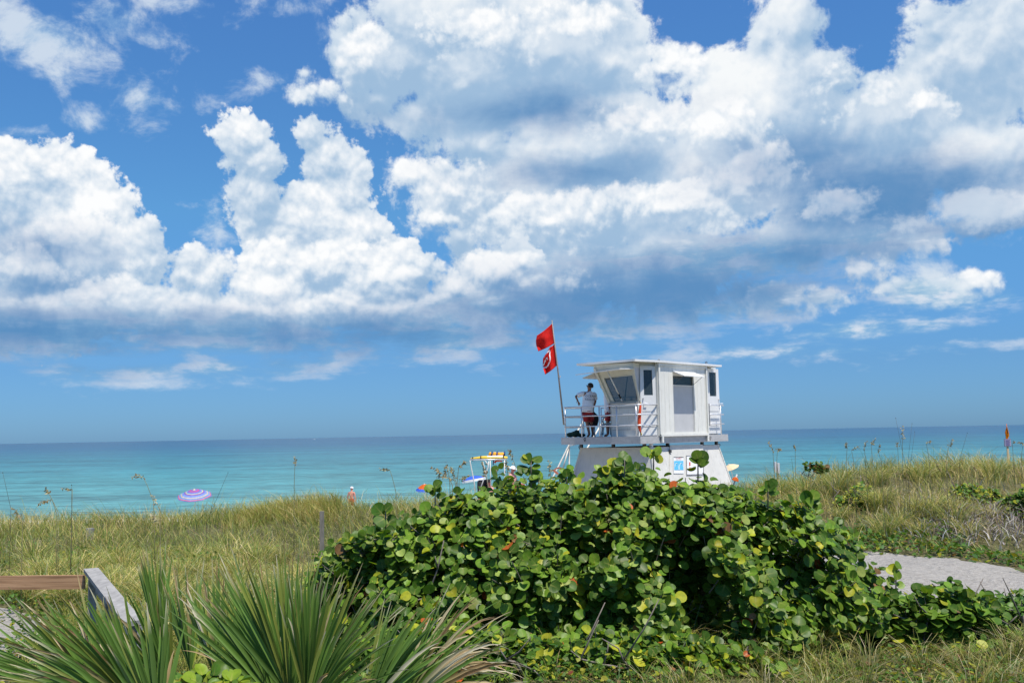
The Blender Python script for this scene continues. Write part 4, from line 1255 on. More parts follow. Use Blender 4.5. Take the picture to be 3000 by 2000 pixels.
# posts between skirt and deck
for px in (1703, 1797, 1888):
    q = on(px, 1306, pl(0, 0.9), Av); MB().box((q.x, q.y, (ZS + ZB) / 2 - 0.03), (0.09, 0.09, ZB - ZS + 0.12), Av, Bv, UP).build('stub_post', M['dark_metal'], tower)
for px in (1908, 1956, 2057, 2099):
    q = on(px, 1306, pl(0.25, 0), Bv); MB().box((q.x, q.y, (ZS + ZB) / 2 - 0.03), (0.09, 0.09, ZB - ZS + 0.12), Av, Bv, UP).build('stub_post', M['dark_metal' if px > 1940 else 'alu'], tower)
m = MB()
for (px, py, P0, D) in ((1698, 1309, pl(0, 0.9), Av), (2107, 1303, pl(0.25, 0), Bv), (1713, 1286, pl(0, -0.02), Av), (1940, 1286, pl(-0.05, 0), Bv), (2080, 1281, pl(-0.05, 0), Bv), (1930, 1056, pl(-0.02, 0), Bv), (2069, 1062, pl(-0.02, 0), Bv)):
    q = on(px, py, P0, D); m.torus(q, Vector((0.3, -1, 0)), 0.035, 0.012, 12, 5); m.tube([q - UP * 0.03, q - UP * 0.09], 0.014, 6)
m.build('eye_bolts', M['dark_metal'], tower)

# cabin ---------------------------------------------------------------------------
Pa = at(1872, 1270, 32.05); Pa.z = 0          # near corner of the left wall
Pb = pl(-0.03, 0, 0); Pb = on(1932, 1200, pl(-0.03, 0), Bv); Pb.z = 0
bL = (Pa - C0).dot(Bv)
lw = lambda px, py: on(px, py, Pa, Av)        # left wall plane
dw = lambda px, py: on(px, py, Pa, Pb - Pa)   # chamfer with the near door
rw = lambda px, py: on(px, py, pl(-0.03, 0), Bv)
ZR = at(1930, 1062, 32.3).z                   # underside of roof
NL = -Bv; ND = (Pb - Pa).cross(UP).normalized(); NR = -Av
if ND.y > 0: ND = -ND
sill_L, sill_R = lw(1794, 1180), lw(1873, 1179)
zs = (sill_L.z + sill_R.z) / 2
lowL = lw(1790, 1270); lowR = lw(1872, 1270)
def at_z(p, z): return Vector((p.x, p.y, z))
# lower left wall
m = MB().prism([at_z(lowL, ZT), at_z(lowR, ZT), at_z(lowR, zs), at_z(lowL, zs)], -NL * 0.06); 
m.build('lower_wall', M['white'], tower)
m = MB()
for z in (zs - 0.16, zs - 0.40, ZT + 0.22): m.box((at_z(lowL, z) + at_z(lowR, z)) / 2 + NL * 0.008, ((lowR - lowL).length * 0.84, 0.012, 0.014), Av, NL, UP)
m.box((at_z(lowL, zs) + at_z(lowR, zs)) / 2 + NL * 0.03, ((lowR - lowL).length * 1.02, 0.10, 0.035), Av, NL, UP)
m.build('wall_battens', M['fascia'], tower)
# slanting window wall: leans out towards the deck edge at the top
topR = on(1856, 1073, Pa + NL * 0.40, Av); topL = on(1743, 1079, Pa + NL * 0.40, Av)
qb_L, qb_R = at_z(lowL, zs + 0.02) + NL * 0.004, at_z(lowR, zs + 0.02) + NL * 0.004
ns = (qb_R - qb_L).cross(topL - qb_L).normalized()
if ns.dot(NL) < 0: ns = -ns
def on_slant(px, py, off=0.0):
    d = ray(px, py)
    return d * (qb_L.dot(ns) / d.dot(ns)) + ns * off
def quad_frame(mb, outer, inner, th, nrm):
    """flat frame between two four cornered outlines"""
    for i in range(4):
        j = (i + 1) % 4
        mb.prism([outer[i], outer[j], inner[j], inner[i]], nrm * th)
win = [on_slant(*q) for q in ((1767, 1106), (1854, 1097), (1873, 1173), (1799, 1178))]
out_ = [topL, topR, qb_R, qb_L]
m = MB(); quad_frame(m, out_, win, -0.05, ns); m.build('slanted_wall', M['cream'], tower)
wf = MB(); ctr = sum(win, Vector()) / 4
inn = [p.lerp(ctr, 0.045) for p in win]
quad_frame(wf, [p + ns * 0.012 for p in win], [p + ns * 0.012 for p in inn], -0.05, ns)
wo = wf.build('window_frame', M['cream'], tower)
MB().prism([p - ns * 0.02 for p in inn], -ns * 0.008).build('pane', M['glass'], wo)
# cheek between slanted wall and the door chamfer
topD = dw(1873, 1068); topD.z = ZR
m = MB().prism([qb_R + NL * -0.002, topR, topD], ND * -0.03); m.build('cheek', M['panel_grey'], tower)
# near door wall
dl, dr = at_z(Pa, ZT + 0.01), at_z(Pb, ZT + 0.01)
ew = (Pb - Pa).normalized(); wl = (Pb - Pa).length
m = MB().prism([dl - ND * 0.09, dr - ND * 0.09, at_z(dr, ZR) - ND * 0.09, at_z(dl, ZR) - ND * 0.09], -ND * 0.05); m.build('door_wall', M['white'], tower)
def door(tl, tr, br, bl, wtl, wtr, wbr, wbl, nrm, knob, handle, th=0.045):
    mb = MB(); quad_frame(mb, [tl, tr, br, bl], [wtl, wtr, wbr, wbl], -th, nrm)
    do = mb.build('door', M['white_clean'], tower)
    MB().prism([p - nrm * 0.02 for p in (wtl, wtr, wbr, wbl)], -nrm * 0.008).build('pane', M['glass'], do)
    h = MB(); h.loft([(knob, Bv * 0.03, UP * 0.03), (knob + nrm * 0.05, Bv * 0.022, UP * 0.022)], 10)
    h.tube([handle, handle + nrm * 0.06, handle + nrm * 0.06 + ew * 0.10], 0.016, 6)
    h.build('handle', M['alu'], do)
    t_ = MB()
    for k_ in (0.22, 0.60):
        z = bl.z + (wbl.z - bl.z) * k_
        a, b = at_z(bl, z).lerp(at_z(br, z), 0.12), at_z(bl, z).lerp(at_z(br, z), 0.88)
        t_.bar(a + nrm * 0.005, b + nrm * 0.005, 0.01, 0.012)
    t_.build('moulding', M['panel_grey'], do)
D = lambda px, py: dw(px, py) - ND * 0.03
door(D(1875, 1071), D(1922, 1072), D(1928, 1274), D(1880, 1275), D(1886, 1083), D(1911, 1083), D(1914, 1157), D(1888, 1157), ND, D(1885, 1166), D(1887, 1182))
m = MB(); m.bar(at_z(Pb, ZT) - ew * 0.05 - ND * 0.02, at_z(Pb, ZR) - ew * 0.05 - ND * 0.02, 0.07, 0.07, Av); m.bar(at_z(Pa, ZT) - ND * 0.05, at_z(Pa, ZR) - ND * 0.05, 0.05, 0.05, Av); m.build('door_post', M['white'], tower)
# right wall, flush with the deck rim, with a recessed bay
rTL, rTR, rBR, rBL = rw(1932, 1064), rw(2069, 1073), rw(2082, 1266), rw(1940, 1271)
xl, xr = Pb, at_z(rw(2071, 1200), 0)
zc = (rBL.z + rBR.z) / 2 - 0.02
cut = [at_z(rw(1971, 1120), rw(1971, 1100).z), at_z(rw(2032, 1120), rw(1971, 1100).z), at_z(rw(2032, 1120), zc + 0.06), at_z(rw(1971, 1120), zc + 0.06)]
outer = [at_z(xl, ZR), at_z(xr, ZR), at_z(xr, zc), at_z(xl, zc)]
m = MB(); quad_frame(m, outer, cut, 0.06, -NR); m.build('right_wall', M['white'], tower)
zw = rw(2000, 1129).z
m = MB().prism([at_z(cut[0], zw) - NR * 0.045, at_z(cut[1], zw) - NR * 0.045, cut[2] - NR * 0.045, cut[3] - NR * 0.045], -NR * 0.03); m.build('recessed_panel', M['panel_grey'], tower)
fr = MB(); wq = [cut[0] - NR * 0.05, cut[1] - NR * 0.05, at_z(cut[1], zw) - NR * 0.05, at_z(cut[0], zw) - NR * 0.05]
fr.box((wq[2] + wq[3]) / 2 + NR * 0.02, ((wq[2] - wq[3]).length, 0.06, 0.025), Bv, NR, UP)
fo = fr.build('window_sill', M['white'], tower)
MB().prism([p - NR * 0.01 for p in wq], -NR * 0.008).build('pane', M['glass'], fo)
sh = [at_z(cut[0], rw(1970, 1088).z) + NR * 0.004, at_z(cut[1], rw(1970, 1088).z) + NR * 0.004]
drop = NR * 0.44 + UP * -0.17
m = MB().prism([sh[0], sh[1], sh[1] + drop, sh[0] + drop], Vector((0.0, 0, 0.022))); m.build('hinged_shutter', M['white_clean'], tower)
m = MB()
for q, t_ in ((sh[0], 0.06), (sh[1], -0.06)): m.tube([q + drop * 0.9 + Bv * t_, at_z(q, zw + 0.03) + Bv * t_], 0.008, 5)
m.build('shutter_stay', M['dark_metal'], tower)
m = MB(); m.box((at_z(xl, zc - 0.03) + at_z(xr, zc - 0.03)) / 2 + NR * 0.03, ((xr - xl).length, 0.05, 0.07), Bv, NR, UP)
for f in (0.03, 0.985): m.box(at_z(xl.lerp(xr, f), zc - 0.14) + NR * 0.03, (0.09, 0.045, 0.24), Bv, NR, UP)
m.build('wall_flange', M['white'], tower)
m = MB()
for f in np.linspace(0.03, 0.97, 12):
    if 0.30 < f < 0.70: continue
    m.box(at_z(xl.lerp(xr, f), (ZR + zc) / 2) + NR * 0.003, (0.008, 0.006, ZR - zc - 0.16), Bv, NR, UP)
m.box((at_z(xl, ZR - 0.05) + at_z(xr, ZR - 0.05)) / 2 + NR * 0.02, ((xr - xl).length + 0.05, 0.04, 0.10), Bv, NR, UP)
m.box(at_z(xl, (ZR + zc) / 2) + NR * 0.025, (0.09, 0.05, ZR - zc), Bv, NR, UP); m.box(at_z(xr, (ZR + zc) / 2) + NR * 0.025, (0.07, 0.05, ZR - zc), Bv, NR, UP)
m.build('wall_boards', M['white'], tower)
# far door, set back
fd0 = pl(0.22, 0)
fd = lambda px, py: on(px, py, fd0, Bv)
m = MB(); q0, q1 = at_z(fd(2066, 1200), 0), at_z(fd(2108, 1200), 0)
m.prism([at_z(q0, ZT) + Av * 0.09, at_z(q1, ZT) + Av * 0.09, at_z(q1, ZR) + Av * 0.09, at_z(q0, ZR) + Av * 0.09], Av * 0.05)
m.build('door_wall', M['white'], tower)
door(fd(2072, 1079), fd(2104, 1081), fd(2112, 1269), fd(2078, 1270), fd(2077, 1090), fd(2097, 1091), fd(2099, 1160), fd(2080, 1160), NR, fd(2105, 1169), fd(2106, 1182))
# hidden walls so that the cabin is closed all round
bk = [at_z(lowL, 0), at_z(lowL + Bv * 2.6, 0), at_z(q1 + Av * 0.35, 0)]
m = MB()
m.prism([at_z(bk[0], ZT), at_z(bk[1], ZT), at_z(bk[1], zs), at_z(bk[0], zs)], Av * -0.06)
m.prism([at_z(bk[1], ZT), at_z(bk[2], ZT), at_z(bk[2], ZR), at_z(bk[1], ZR)], Av * -0.06)
m.prism([at_z(q1 + Av * 0.1, ZT), at_z(bk[2], ZT), at_z(bk[2], ZR), at_z(q1 + Av * 0.1, ZR)], Bv * -0.05)
m.build('rear_wall', M['white'], tower)
# frames of the sea side window and of the far corner post
m = MB(); tb0 = topL + UP * 0; tb1 = at_z(bk[1], ZR) + Av * 0.4
m.bar(at_z(bk[0], zs), tb0, 0.09, 0.09, Av); m.bar(at_z(bk[1], zs), tb1, 0.08, 0.08, Av); m.bar(tb0, tb1, 0.10, 0.20, UP)
m.build('seaward_frame', M['cream'], tower)
m = MB(); m.box(at_z(bk[0].lerp(bk[1], 0.45), zs - 0.06) + Av * -0.35, (2.2, 0.6, 0.05), Bv, Av, UP); m.tube([at_z(Pa + Av * 0.35 + Bv * 0.5, zs - 0.04), at_z(Pa + Av * 0.35 + Bv * 0.5, zs + 0.75)], 0.015, 6)
m.box(at_z(Pa + Av * 0.33 + Bv * 0.5, zs + 0.02), (0.35, 0.25, 0.12), Av, Bv, UP)
m.build('desk', M['panel_grey'], tower)
# roof
zr = ZR + 0.002
near = pl(0.0, -0.14, zr)
lt = on(1691, 1076, near, Av); ra1 = (lt - C0).dot(Av)
rt = on(2113, 1076, pl(-0.12, 1.0), Bv); rb1 = (rt - C0).dot(Bv)
rb0 = (on(1931, 1064, pl(-0.12, 0), Bv) - C0).dot(Bv)
rp = [pl(0.04, -0.14, zr), pl(ra1, -0.14, zr), pl(ra1, rb1, zr), pl(-0.12, rb1, zr), pl(-0.12, rb0, zr)]
m = MB(); m.prism(rp, UP * 0.05)
ro = m.build('roof', M['cream'], tower)
m = MB(); rc = sum(rp, Vector()) / 5
for i in range(5):
    a, b = rp[i], rp[(i + 1) % 5]
    o_ = (b - a).normalized().cross(UP)
    if o_.dot(a - rc) < 0: o_ = -o_
    m.bar(a + o_ * 0.012 + UP * 0.032, b + o_ * 0.012 + UP * 0.032, 0.02, 0.066)
m.build('drip_edge', M['white_clean'], ro)
m = MB(); m.prism([topL, topR, at_z(topD, topR.z), at_z(lowL, topL.z)], UP * (zr - max(topL.z, topR.z) - 0.004))
m.build('soffit', M['cream'], ro)
# propped shutters over the windows
hinge0, hinge1 = on_slant(1764, 1098, 0.02), on_slant(1822, 1080, 0.02)
a_, b_ = on(1686, 1099, Pa + NL * 1.15, Av), on(1815, 1080.5, Pa + NL * 1.15, Av)
m = MB(); m.prism([a_, b_, on_slant(1856, 1080, 0.02), on_slant(1752, 1090, 0.02)], UP * 0.025); so = m.build('propped_shutter', M['white_clean'], tower)
st0, st1 = on(1780, 1088, Pa + NL * 1.0, Av), on_slant(1826, 1178, 0.03)
m = MB().tube([st0, st0.lerp(st1, 0.72)], 0.020, 7); m.tube([st0.lerp(st1, 0.86), st1], 0.020, 7); m.build('strut', M['pipe_white'], so, smooth=True)
MB().tube([st0.lerp(st1, 0.72), st0.lerp(st1, 0.86)], 0.026, 7).build('strut_grip', M['black'], so, smooth=True)
sp0 = at_z(bk[0], 0) + Av * 0.45
m = MB(); c1 = on(1768, 1106, sp0, Bv)
m.prism([at_z(sp0, c1.z + 0.22) + Bv * 0.1, at_z(sp0, c1.z + 0.22) + Bv * 1.7, at_z(sp0, c1.z) + Bv * 1.7 + Av * 0.75, at_z(sp0, c1.z) + Bv * 0.1 + Av * 0.75], UP * 0.03)
m.build('propped_shutter', M['cream'], tower)
# railings
def rail_run(name, pts, zs_, posts, mt=M['alu'], r=0.021):
    mb = MB()
    for z in zs_:
        mb.tube([Vector((p.x, p.y, ZT + z)) for p in pts], r, 8)
    for p in posts:
        mb.tube([Vector((p.x, p.y, ZT - 0.02)), Vector((p.x, p.y, ZT + zs_[0]))], r * 1.05, 8)
    return mb.build(name, mt, tower, smooth=True)
F0 = pl(0, 0.03); 
lf = lambda px: on(px, 1230, pl(0, 0.03), Av)
rf = lambda px: on(px, 1210, pl(0.02, 0), Bv)
cornerL = lf(1653)
RZ = (1.00, 0.69, 0.35)
rail_run('railing', [cornerL, pl(0.12, 0.03), pl(0.02, 0.12), rf(1936)], RZ, [lf(1656), lf(1704), lf(1756), lf(1807), lf(1864)])
sL = pl((cornerL - C0).dot(Av) - 0.02, 0.05); sEnd = sL + Bv * 1.0
rail_run('railing', [sL, sEnd], (0.98, 0.67, 0.33), [sL + Bv * 1.0])
sB = pl(LA - 0.05, 2.2)
rail_run('railing', [sB, pl(LA - 0.05, LB - 0.05)], RZ, [sB, pl(LA - 0.05, 3.6), pl(LA - 0.05, LB - 0.05)])
rail_run('railing', [rf(2073), rf(2120)], (1.02, 0.70, 0.37), [rf(2111)])
for px in (1934, 2076):
    q = rf(px); MB().box((q.x, q.y, ZT + 0.68), (0.035, 0.10, 0.78), Bv, Av, UP).build('rail_bracket', M['fascia'], tower)
# stair rails on the sea side, running down to the beach on the left
def stair(px0, py0, px1, py1, Y, Y2):
    a, b = at(px0, py0, Y), at(px1, py1, Y2)
    d = (b - a)
    f = (g0 + 0.1 - a.z) / d.z
    return a, a + d * f
s0, e0_ = stair(1722, 1212, 1667, 1303, 35.4, 35.0)
s1, e1_ = stair(1786, 1200, 1745, 1270, 36.6, 36.2)
m = MB(); m.tube([s0, at(1667, 1303, 35.0), at(1618, 1402, 34.6), at(1618, 1402, 34.6) + (at(1618, 1402, 34.6) - at(1667, 1303, 35.0)) * 0.9], 0.030, 8); m.tube([s1, e1_], 0.028, 8)
m.tube([at(1667, 1303, 35.0), at(1668, 1400, 35.0), at(1668, 1500, 35.0)], 0.026, 8); m.tube([at(1666, 1312, 35.0), at(1648, 1375, 34.8)], 0.024, 8); m.tube([at(1667, 1306, 35.0), at(1686, 1301, 34.6)], 0.018, 8)
m.build('stair_rail', M['pipe_white'], tower, smooth=True)
mid_ = MB()
for k_ in range(9):
    f = 0.30 + 0.075 * k_
    p = s0.lerp(e0_, f); q = s1.lerp(e1_, f)
    if p.z > ZB - 0.1: continue
    mid_.bar(p - UP * 0.9 + Av * 0.1, q - UP * 0.9 + Av * 0.1, 0.24, 0.04)
if mid_.v: mid_.build('stair_treads', M['fascia'], tower)

# ------------------------------------------------------------------ signs fixed to the skirt
def sk_sign(name, label, x0, y0, x1, y1, cat='sign'):
    q = [sk_r(*p, 0.045)[0] for p in ((x0, y0), (x1, y0), (x1 + 1, y1), (x0 + 1, y1))]
    c = sum(q, Vector()) / 4
    return q, c, tag(MB().prism(q, nn * 0.012).build(name, M['white_clean']), label, cat)
rgt = (pts[1] - pts[0]).normalized(); upv = -(skirt(0, zg) - skirt(0, ZS)).normalized()
def decal(parent, q, u0, v0, u1, v1, mt, name='panel', out=0.016):
    P = lambda u, v: q[0] + (q[1] - q[0]) * u + (q[3] - q[0]) * v + nn * out
    return MB().prism([P(u0, v0), P(u1, v0), P(u1, v1), P(u0, v1)], nn * 0.003).build(name, mt, parent)
M['sign_blue'] = mat_plain('sign sea blue', (0.10, 0.42, 0.68), 0.5, 0.06, 9.0)
M['sign_sand'] = mat_plain('sign pale foam', (0.62, 0.66, 0.55), 0.5, 0.06, 9.0)
M['sign_red'] = mat_plain('sign red', (0.52, 0.06, 0.03), 0.5, 0.06, 9.0)
# the panel in front of the hatch
q, c, sg = sk_sign('warning_sign', 'rip currents notice with a blue picture on the tower base', 1969, 1339, 1998, 1387)
decal(sg, q, 0.0, 0.0, 1.0, 0.03, M['ink'], 'border')
decal(sg, q, 0.04, 0.24, 0.96, 0.80, M['sign_blue'], 'picture')
mb = MB()
for s_ in (-1, 1):
    P = lambda u, v: q[0] + (q[1] - q[0]) * u + (q[3] - q[0]) * v + nn * 0.022
    mb.tube([P(0.5 + s_ * 0.05, 0.78), P(0.5 + s_ * 0.07, 0.52), P(0.5 + s_ * 0.18, 0.38), P(0.5 + s_ * 0.36, 0.42), P(0.5 + s_ * 0.40, 0.60)], 0.008, 5)
mb.build('current_arrows', M['sign_sand'], sg)
mb = MB(); text_on(mb, 'RIP CURRENTS', q[0] + (q[1] - q[0]) * 0.5 + (q[3] - q[0]) * 0.09, rgt, upv, 0.052, nn, 0.018); mb.build('lettering', M['sign_red'], sg)
mb = MB(); text_on(mb, 'Break the Grip of the Rip', q[0] + (q[1] - q[0]) * 0.5 + (q[3] - q[0]) * 0.18, rgt, upv, 0.028, nn, 0.018); mb.build('lettering', M['ink'], sg)
q, c, sg = sk_sign('warning_sign', 'white beach warnings board on the tower base beside the rip currents notice', 2006, 1335, 2056, 1392)
mb = MB()
for (u0, v0, u1, v1) in ((0, 0, 1, 0.025), (0, 0.975, 1, 1), (0, 0.025, 0.025, 0.975), (0.975, 0.025, 1, 0.975)):
    P = lambda u, v: q[0] + (q[1] - q[0]) * u + (q[3] - q[0]) * v + nn * 0.016
    mb.prism([P(u0, v0), P(u1, v0), P(u1, v1), P(u0, v1)], nn * 0.003)
mb.build('border', M['ink'], sg)
mb = MB(); text_on(mb, 'BEACH WARNINGS', q[0] + (q[1] - q[0]) * 0.5 + (q[3] - q[0]) * 0.14, rgt, upv, 0.062, nn, 0.018); mb.build('lettering', M['ink'], sg)
decal(sg, q, 0.16, 0.34, 0.23, 0.52, M['sign_red'], 'red_flag_mark'); decal(sg, q, 0.16, 0.60, 0.23, 0.78, M['amber'], 'yellow_flag_mark')

# ------------------------------------------------------------------ flags
pb = lf(1655); pbz = at(1655, 1244, pb.y).z
pt = at(1617, 938, pb.y - 0.05)
pole = tag(MB().tube([Vector((pb.x, pb.y, pbz)) + NL * 0.06, at(1634, 1080, pb.y - 0.1), pt], [0.032, 0.026, 0.016], 8).build('flagpole', M['pole'], None, smooth=True), 'leaning flagpole lashed to the tower rail', 'flagpole')
m = MB(); m.tube([at(1640, 1106, pb.y - 0.1), at(1639.4, 1100, pb.y - 0.1)], 0.034, 8); m.tube([at(1652, 1220, pb.y - 0.13), at(1654, 1222, pb.y - 0.13), at(1655, 1242, pb.y - 0.13)], 0.02, 8)
m.build('pole_collar', M['alu'], pole)
def flag(name, label, hoist, fly, Y, mt, bulge=0.05, cat='flag', parent_pts=None):
    """hoist and fly are edges listed top to bottom; the cloth waves between them"""
    nu, nv = 22, 18
    V, Fs = [], []
    def edge(e, v):
        s = v * (len(e) - 1); i = min(int(s), len(e) - 2); f = s - i
        return (e[i][0] * (1 - f) + e[i + 1][0] * f, e[i][1] * (1 - f) + e[i + 1][1] * f)
    grid = {}
    for i in range(nu + 1):
        for j in range(nv + 1):
            u, v = i / nu, j / nv
            a, b = edge(hoist, v), edge(fly, v)
            px, py = a[0] * (1 - u) + b[0] * u, a[1] * (1 - u) + b[1] * u
            sag = math.sin(u * math.pi) * 2.0
            y = Y + bulge * (math.sin(u * 7.0 + v * 2.2) * u + 0.55 * math.sin(u * 13 - v * 3.5 + 1) * u + 0.35 * math.sin(v * 9 + u * 2) * u)
            V.append(at(px, py + sag, y))
    for i in range(nu):
        for j in range(nv):
            k_ = i * (nv + 1) + j
            Fs.append((k_, k_ + 1, k_ + nv + 2, k_ + nv + 1))
    mb = MB(); mb.add(V, Fs)
    o = mb.build(name, mt, None, smooth=True)
    sd = o.modifiers.new('thickness', 'SOLIDIFY'); sd.thickness = 0.004
    return tag(o, label, cat), V, nu, nv
f1, *_ = flag('flag', 'plain red flag flying at the top of the pole', [(1618, 947), (1622, 978), (1626, 1004)], [(1573, 983), (1570, 998), (1571, 1012), (1577, 1029)], pb.y - 0.06, M['red'], 0.07)
f2, V2, nu, nv = flag('flag', 'red no swimming flag hanging below the plain red one', [(1625, 1006), (1627, 1030), (1630, 1050), (1634, 1068)], [(1612, 1016), (1591, 1050), (1590, 1075), (1597, 1097)], pb.y - 0.07, M['red'], 0.10)
# white ring, bar and swimmer on the lower flag: painted cloth laid just proud of it, on both sides
def on_flag(u, v, off_):
    fi, fj = u * nu, v * nv
    i, j = min(int(fi), nu - 1), min(int(fj), nv - 1)
    p = lambda a, b: V2[a * (nv + 1) + b]
    s_, t_ = fi - i, fj - j
    q_ = p(i, j) * (1 - s_) * (1 - t_) + p(i + 1, j) * s_ * (1 - t_) + p(i, j + 1) * (1 - s_) * t_ + p(i + 1, j + 1) * s_ * t_
    n_ = (p(i + 1, j) - p(i, j)).cross(p(i, j + 1) - p(i, j)).normalized()
    if n_.y > 0: n_ = -n_
    return q_ + n_ * off_
mb = MB()
def stroke(uv, w, off_):
    L_, R__ = [], []
    for k_ in range(len(uv)):
        a, b = Vector(uv[max(0, k_ - 1)]), Vector(uv[min(len(uv) - 1, k_ + 1)])
        d = (b - a); n2 = Vector((-d.y, d.x)).normalized() * w / 2
        c_ = Vector(uv[k_])
        L_.append(on_flag(*[min(max(t_, 0.0), 1.0) for t_ in (c_ + n2)], off_)); R__.append(on_flag(*[min(max(t_, 0.0), 1.0) for t_ in (c_ - n2)], off_))
    n_ = len(L_)
    mb.add(L_ + R__, [(k_, k_ + 1, n_ + k_ + 1, n_ + k_) for k_ in range(n_ - 1)])
for off_ in (0.008, -0.008):
    ring = [(0.78 + 0.34 * math.cos(t_), 0.44 + 0.30 * math.sin(t_)) for t_ in np.linspace(0, 2 * math.pi, 40)]
    stroke(ring, 0.07, off_)
    stroke([(0.56, 0.22), (0.78, 0.44), (0.97, 0.62)], 0.05, off_)
    stroke([(0.62, 0.46), (0.70, 0.36), (0.78, 0.40), (0.88, 0.32)], 0.05, off_)
    stroke([(0.84, 0.46), (0.90, 0.46)], 0.07, off_)
mb.build('no_swimming_mark', M['shirt'], f2)

# ------------------------------------------------------------------ loose things on the deck
def blob(name, rings, mt, parent=None):
    return MB().loft(rings, 16).build(name, mt, parent, smooth=True)
q = lf(1672) + Bv * 0.22; zq = ZT + 0.003
m = MB()
def lump(mb, c, r, n=10):
    rings = []
    for i in range(n + 1):
        a = -math.pi / 2 + math.pi * i / n
        k_ = math.cos(a) * (1 + 0.12 * math.sin(i * 2.1)) + 0.001
        rings.append((Vector(c) + Vector((0, 0, math.sin(a) * r[2])), Vector((r[0] * k_, 0, 0)), Vector((0, r[1] * k_, 0))))
    mb.loft(rings, 14)
lump(m, q + UP * (zq - q.z + 0.10), (0.17, 0.15, 0.10)); lump(m, q + Vector((-0.17, 0.02, zq - q.z + 0.08)), (0.12, 0.10, 0.08)); lump(m, q + Vector((0.20, 0.03, zq - q.z + 0.06)), (0.16, 0.10, 0.06)); lump(m, q + Vector((0.06, 0.0, zq - q.z + 0.17)), (0.09, 0.09, 0.07))
tag(m.build('towel', M['green_cloth'], None, smooth=True), 'crumpled dark green towel at the outer end of the deck', 'towel')
# stool behind the lifeguard with a black bag slung over it
sq = at(1734, 1268, 33.75); st = empty('stool', (sq.x, sq.y, ZT), 'thin legged metal stool behind the standing lifeguard', 'stool')
zt = at(1734, 1249, 33.75).z
for dx, dy in ((-0.12, -0.1), (0.10, -0.1), (-0.12, 0.14), (0.10, 0.14)):
    MB().tube([(sq.x + dx, sq.y + dy, ZT), (sq.x + dx * 0.85, sq.y + dy * 0.85, zt)], 0.018, 6).build('leg', M['alu'], st, smooth=True)
MB().loft([((sq.x, sq.y, zt), Vector((0.17, 0, 0)), Vector((0, 0.17, 0))), ((sq.x, sq.y, zt + 0.04), Vector((0.17, 0, 0)), Vector((0, 0.17, 0)))], 16).build('seat', M['black'], st)
bg = MB()
c_ = at(1738, 1247, 33.6); tp = at(1730, 1186, 33.4)
rows_ = [(1247, 1737, 13), (1236, 1738, 15), (1226, 1739, 16), (1216, 1737, 14), (1207, 1733, 9), (1198, 1730, 6), (1190, 1729, 4), (1182, 1729, 2)]
bg.loft([(at(x, y, 33.62), Vector((w_ / 87, 0, 0)), Vector((0, w_ / 87 * 0.6, 0))) for y, x, w_ in rows_], 14)
tag(bg.build('bag', M['black'], None, smooth=True), 'limp black bag hanging from the hip of the lifeguard onto the stool', 'bag')
# plastic armchair
ch = at(1768, 1265, 33.9); chair = empty('armchair', (ch.x, ch.y, ZT), 'white plastic armchair beside the cabin corner', 'chair')
S = lambda px, py, dy=0.0: at(px, py, 33.9 + dy)
m = MB(); 
for dy in (0, 0.5):
    m.tube([S(1787, 1215, dy), S(1772, 1220, dy), S(1767, 1228, dy), S(1766, 1236, dy), S(1770, 1242, dy), S(1790, 1239, dy)], 0.030, 7)
m.build('armrest', M['pipe_white'], chair, smooth=True)
for (a, b, dy) in (((1767, 1240), (1762, 1274), 0), ((1787, 1240), (1789, 1274), 0), ((1770, 1240), (1766, 1274), 0.5), ((1792, 1240), (1794, 1274), 0.5)):
    MB().tube([S(*a, dy), S(*b, dy)], [0.026, 0.022], 7).build('leg', M['pipe_white'], chair, smooth=True)
m = MB(); m.prism([S(1768, 1240), S(1794, 1239), S(1796, 1239, 0.5), S(1770, 1240, 0.5)], UP * -0.03); m.build('seat', M['pipe_white'], chair)
m = MB(); m.prism([S(1792, 1240, 0.02), S(1792, 1240, 0.48), S(1798, 1195, 0.48), S(1798, 1195, 0.02)], Vector((0.03, 0, 0))); m.build('backrest', M['pipe_white'], chair)
# orange rescue tube hanging by the near door
rt_ = MB(); base_ = on(1875, 1180, Pa + NL * 0.12 + ND * 0.16, Pb - Pa)
prof = [(1182, 1877, 1.5), (1190, 1876, 3.2), (1205, 1874.5, 4.2), (1222, 1873.5, 4.8), (1240, 1872.5, 5.0), (1252, 1873.5, 4.5), (1262, 1876, 3.0), (1268, 1878, 1.2)]
rt_.loft([(at(x, y, base_.y), Vector((w_ / 90, 0, 0)), Vector((0, w_ / 90 * 0.8, 0))) for y, x, w_ in prof], 12)
ro_ = tag(rt_.build('rescue_tube', M['orange'], None, smooth=True), 'orange rescue tube hanging beside the near cabin door', 'rescue tube')
m = MB(); m.tube([at(1878, 1267, base_.y), at(1880, 1271, base_.y), at(1879, 1274, base_.y)], 0.014, 6); m.tube([at(1876, 1184, base_.y), at(1878, 1178, base_.y)], 0.010, 6); m.build('strap', M['yellow'], ro_)
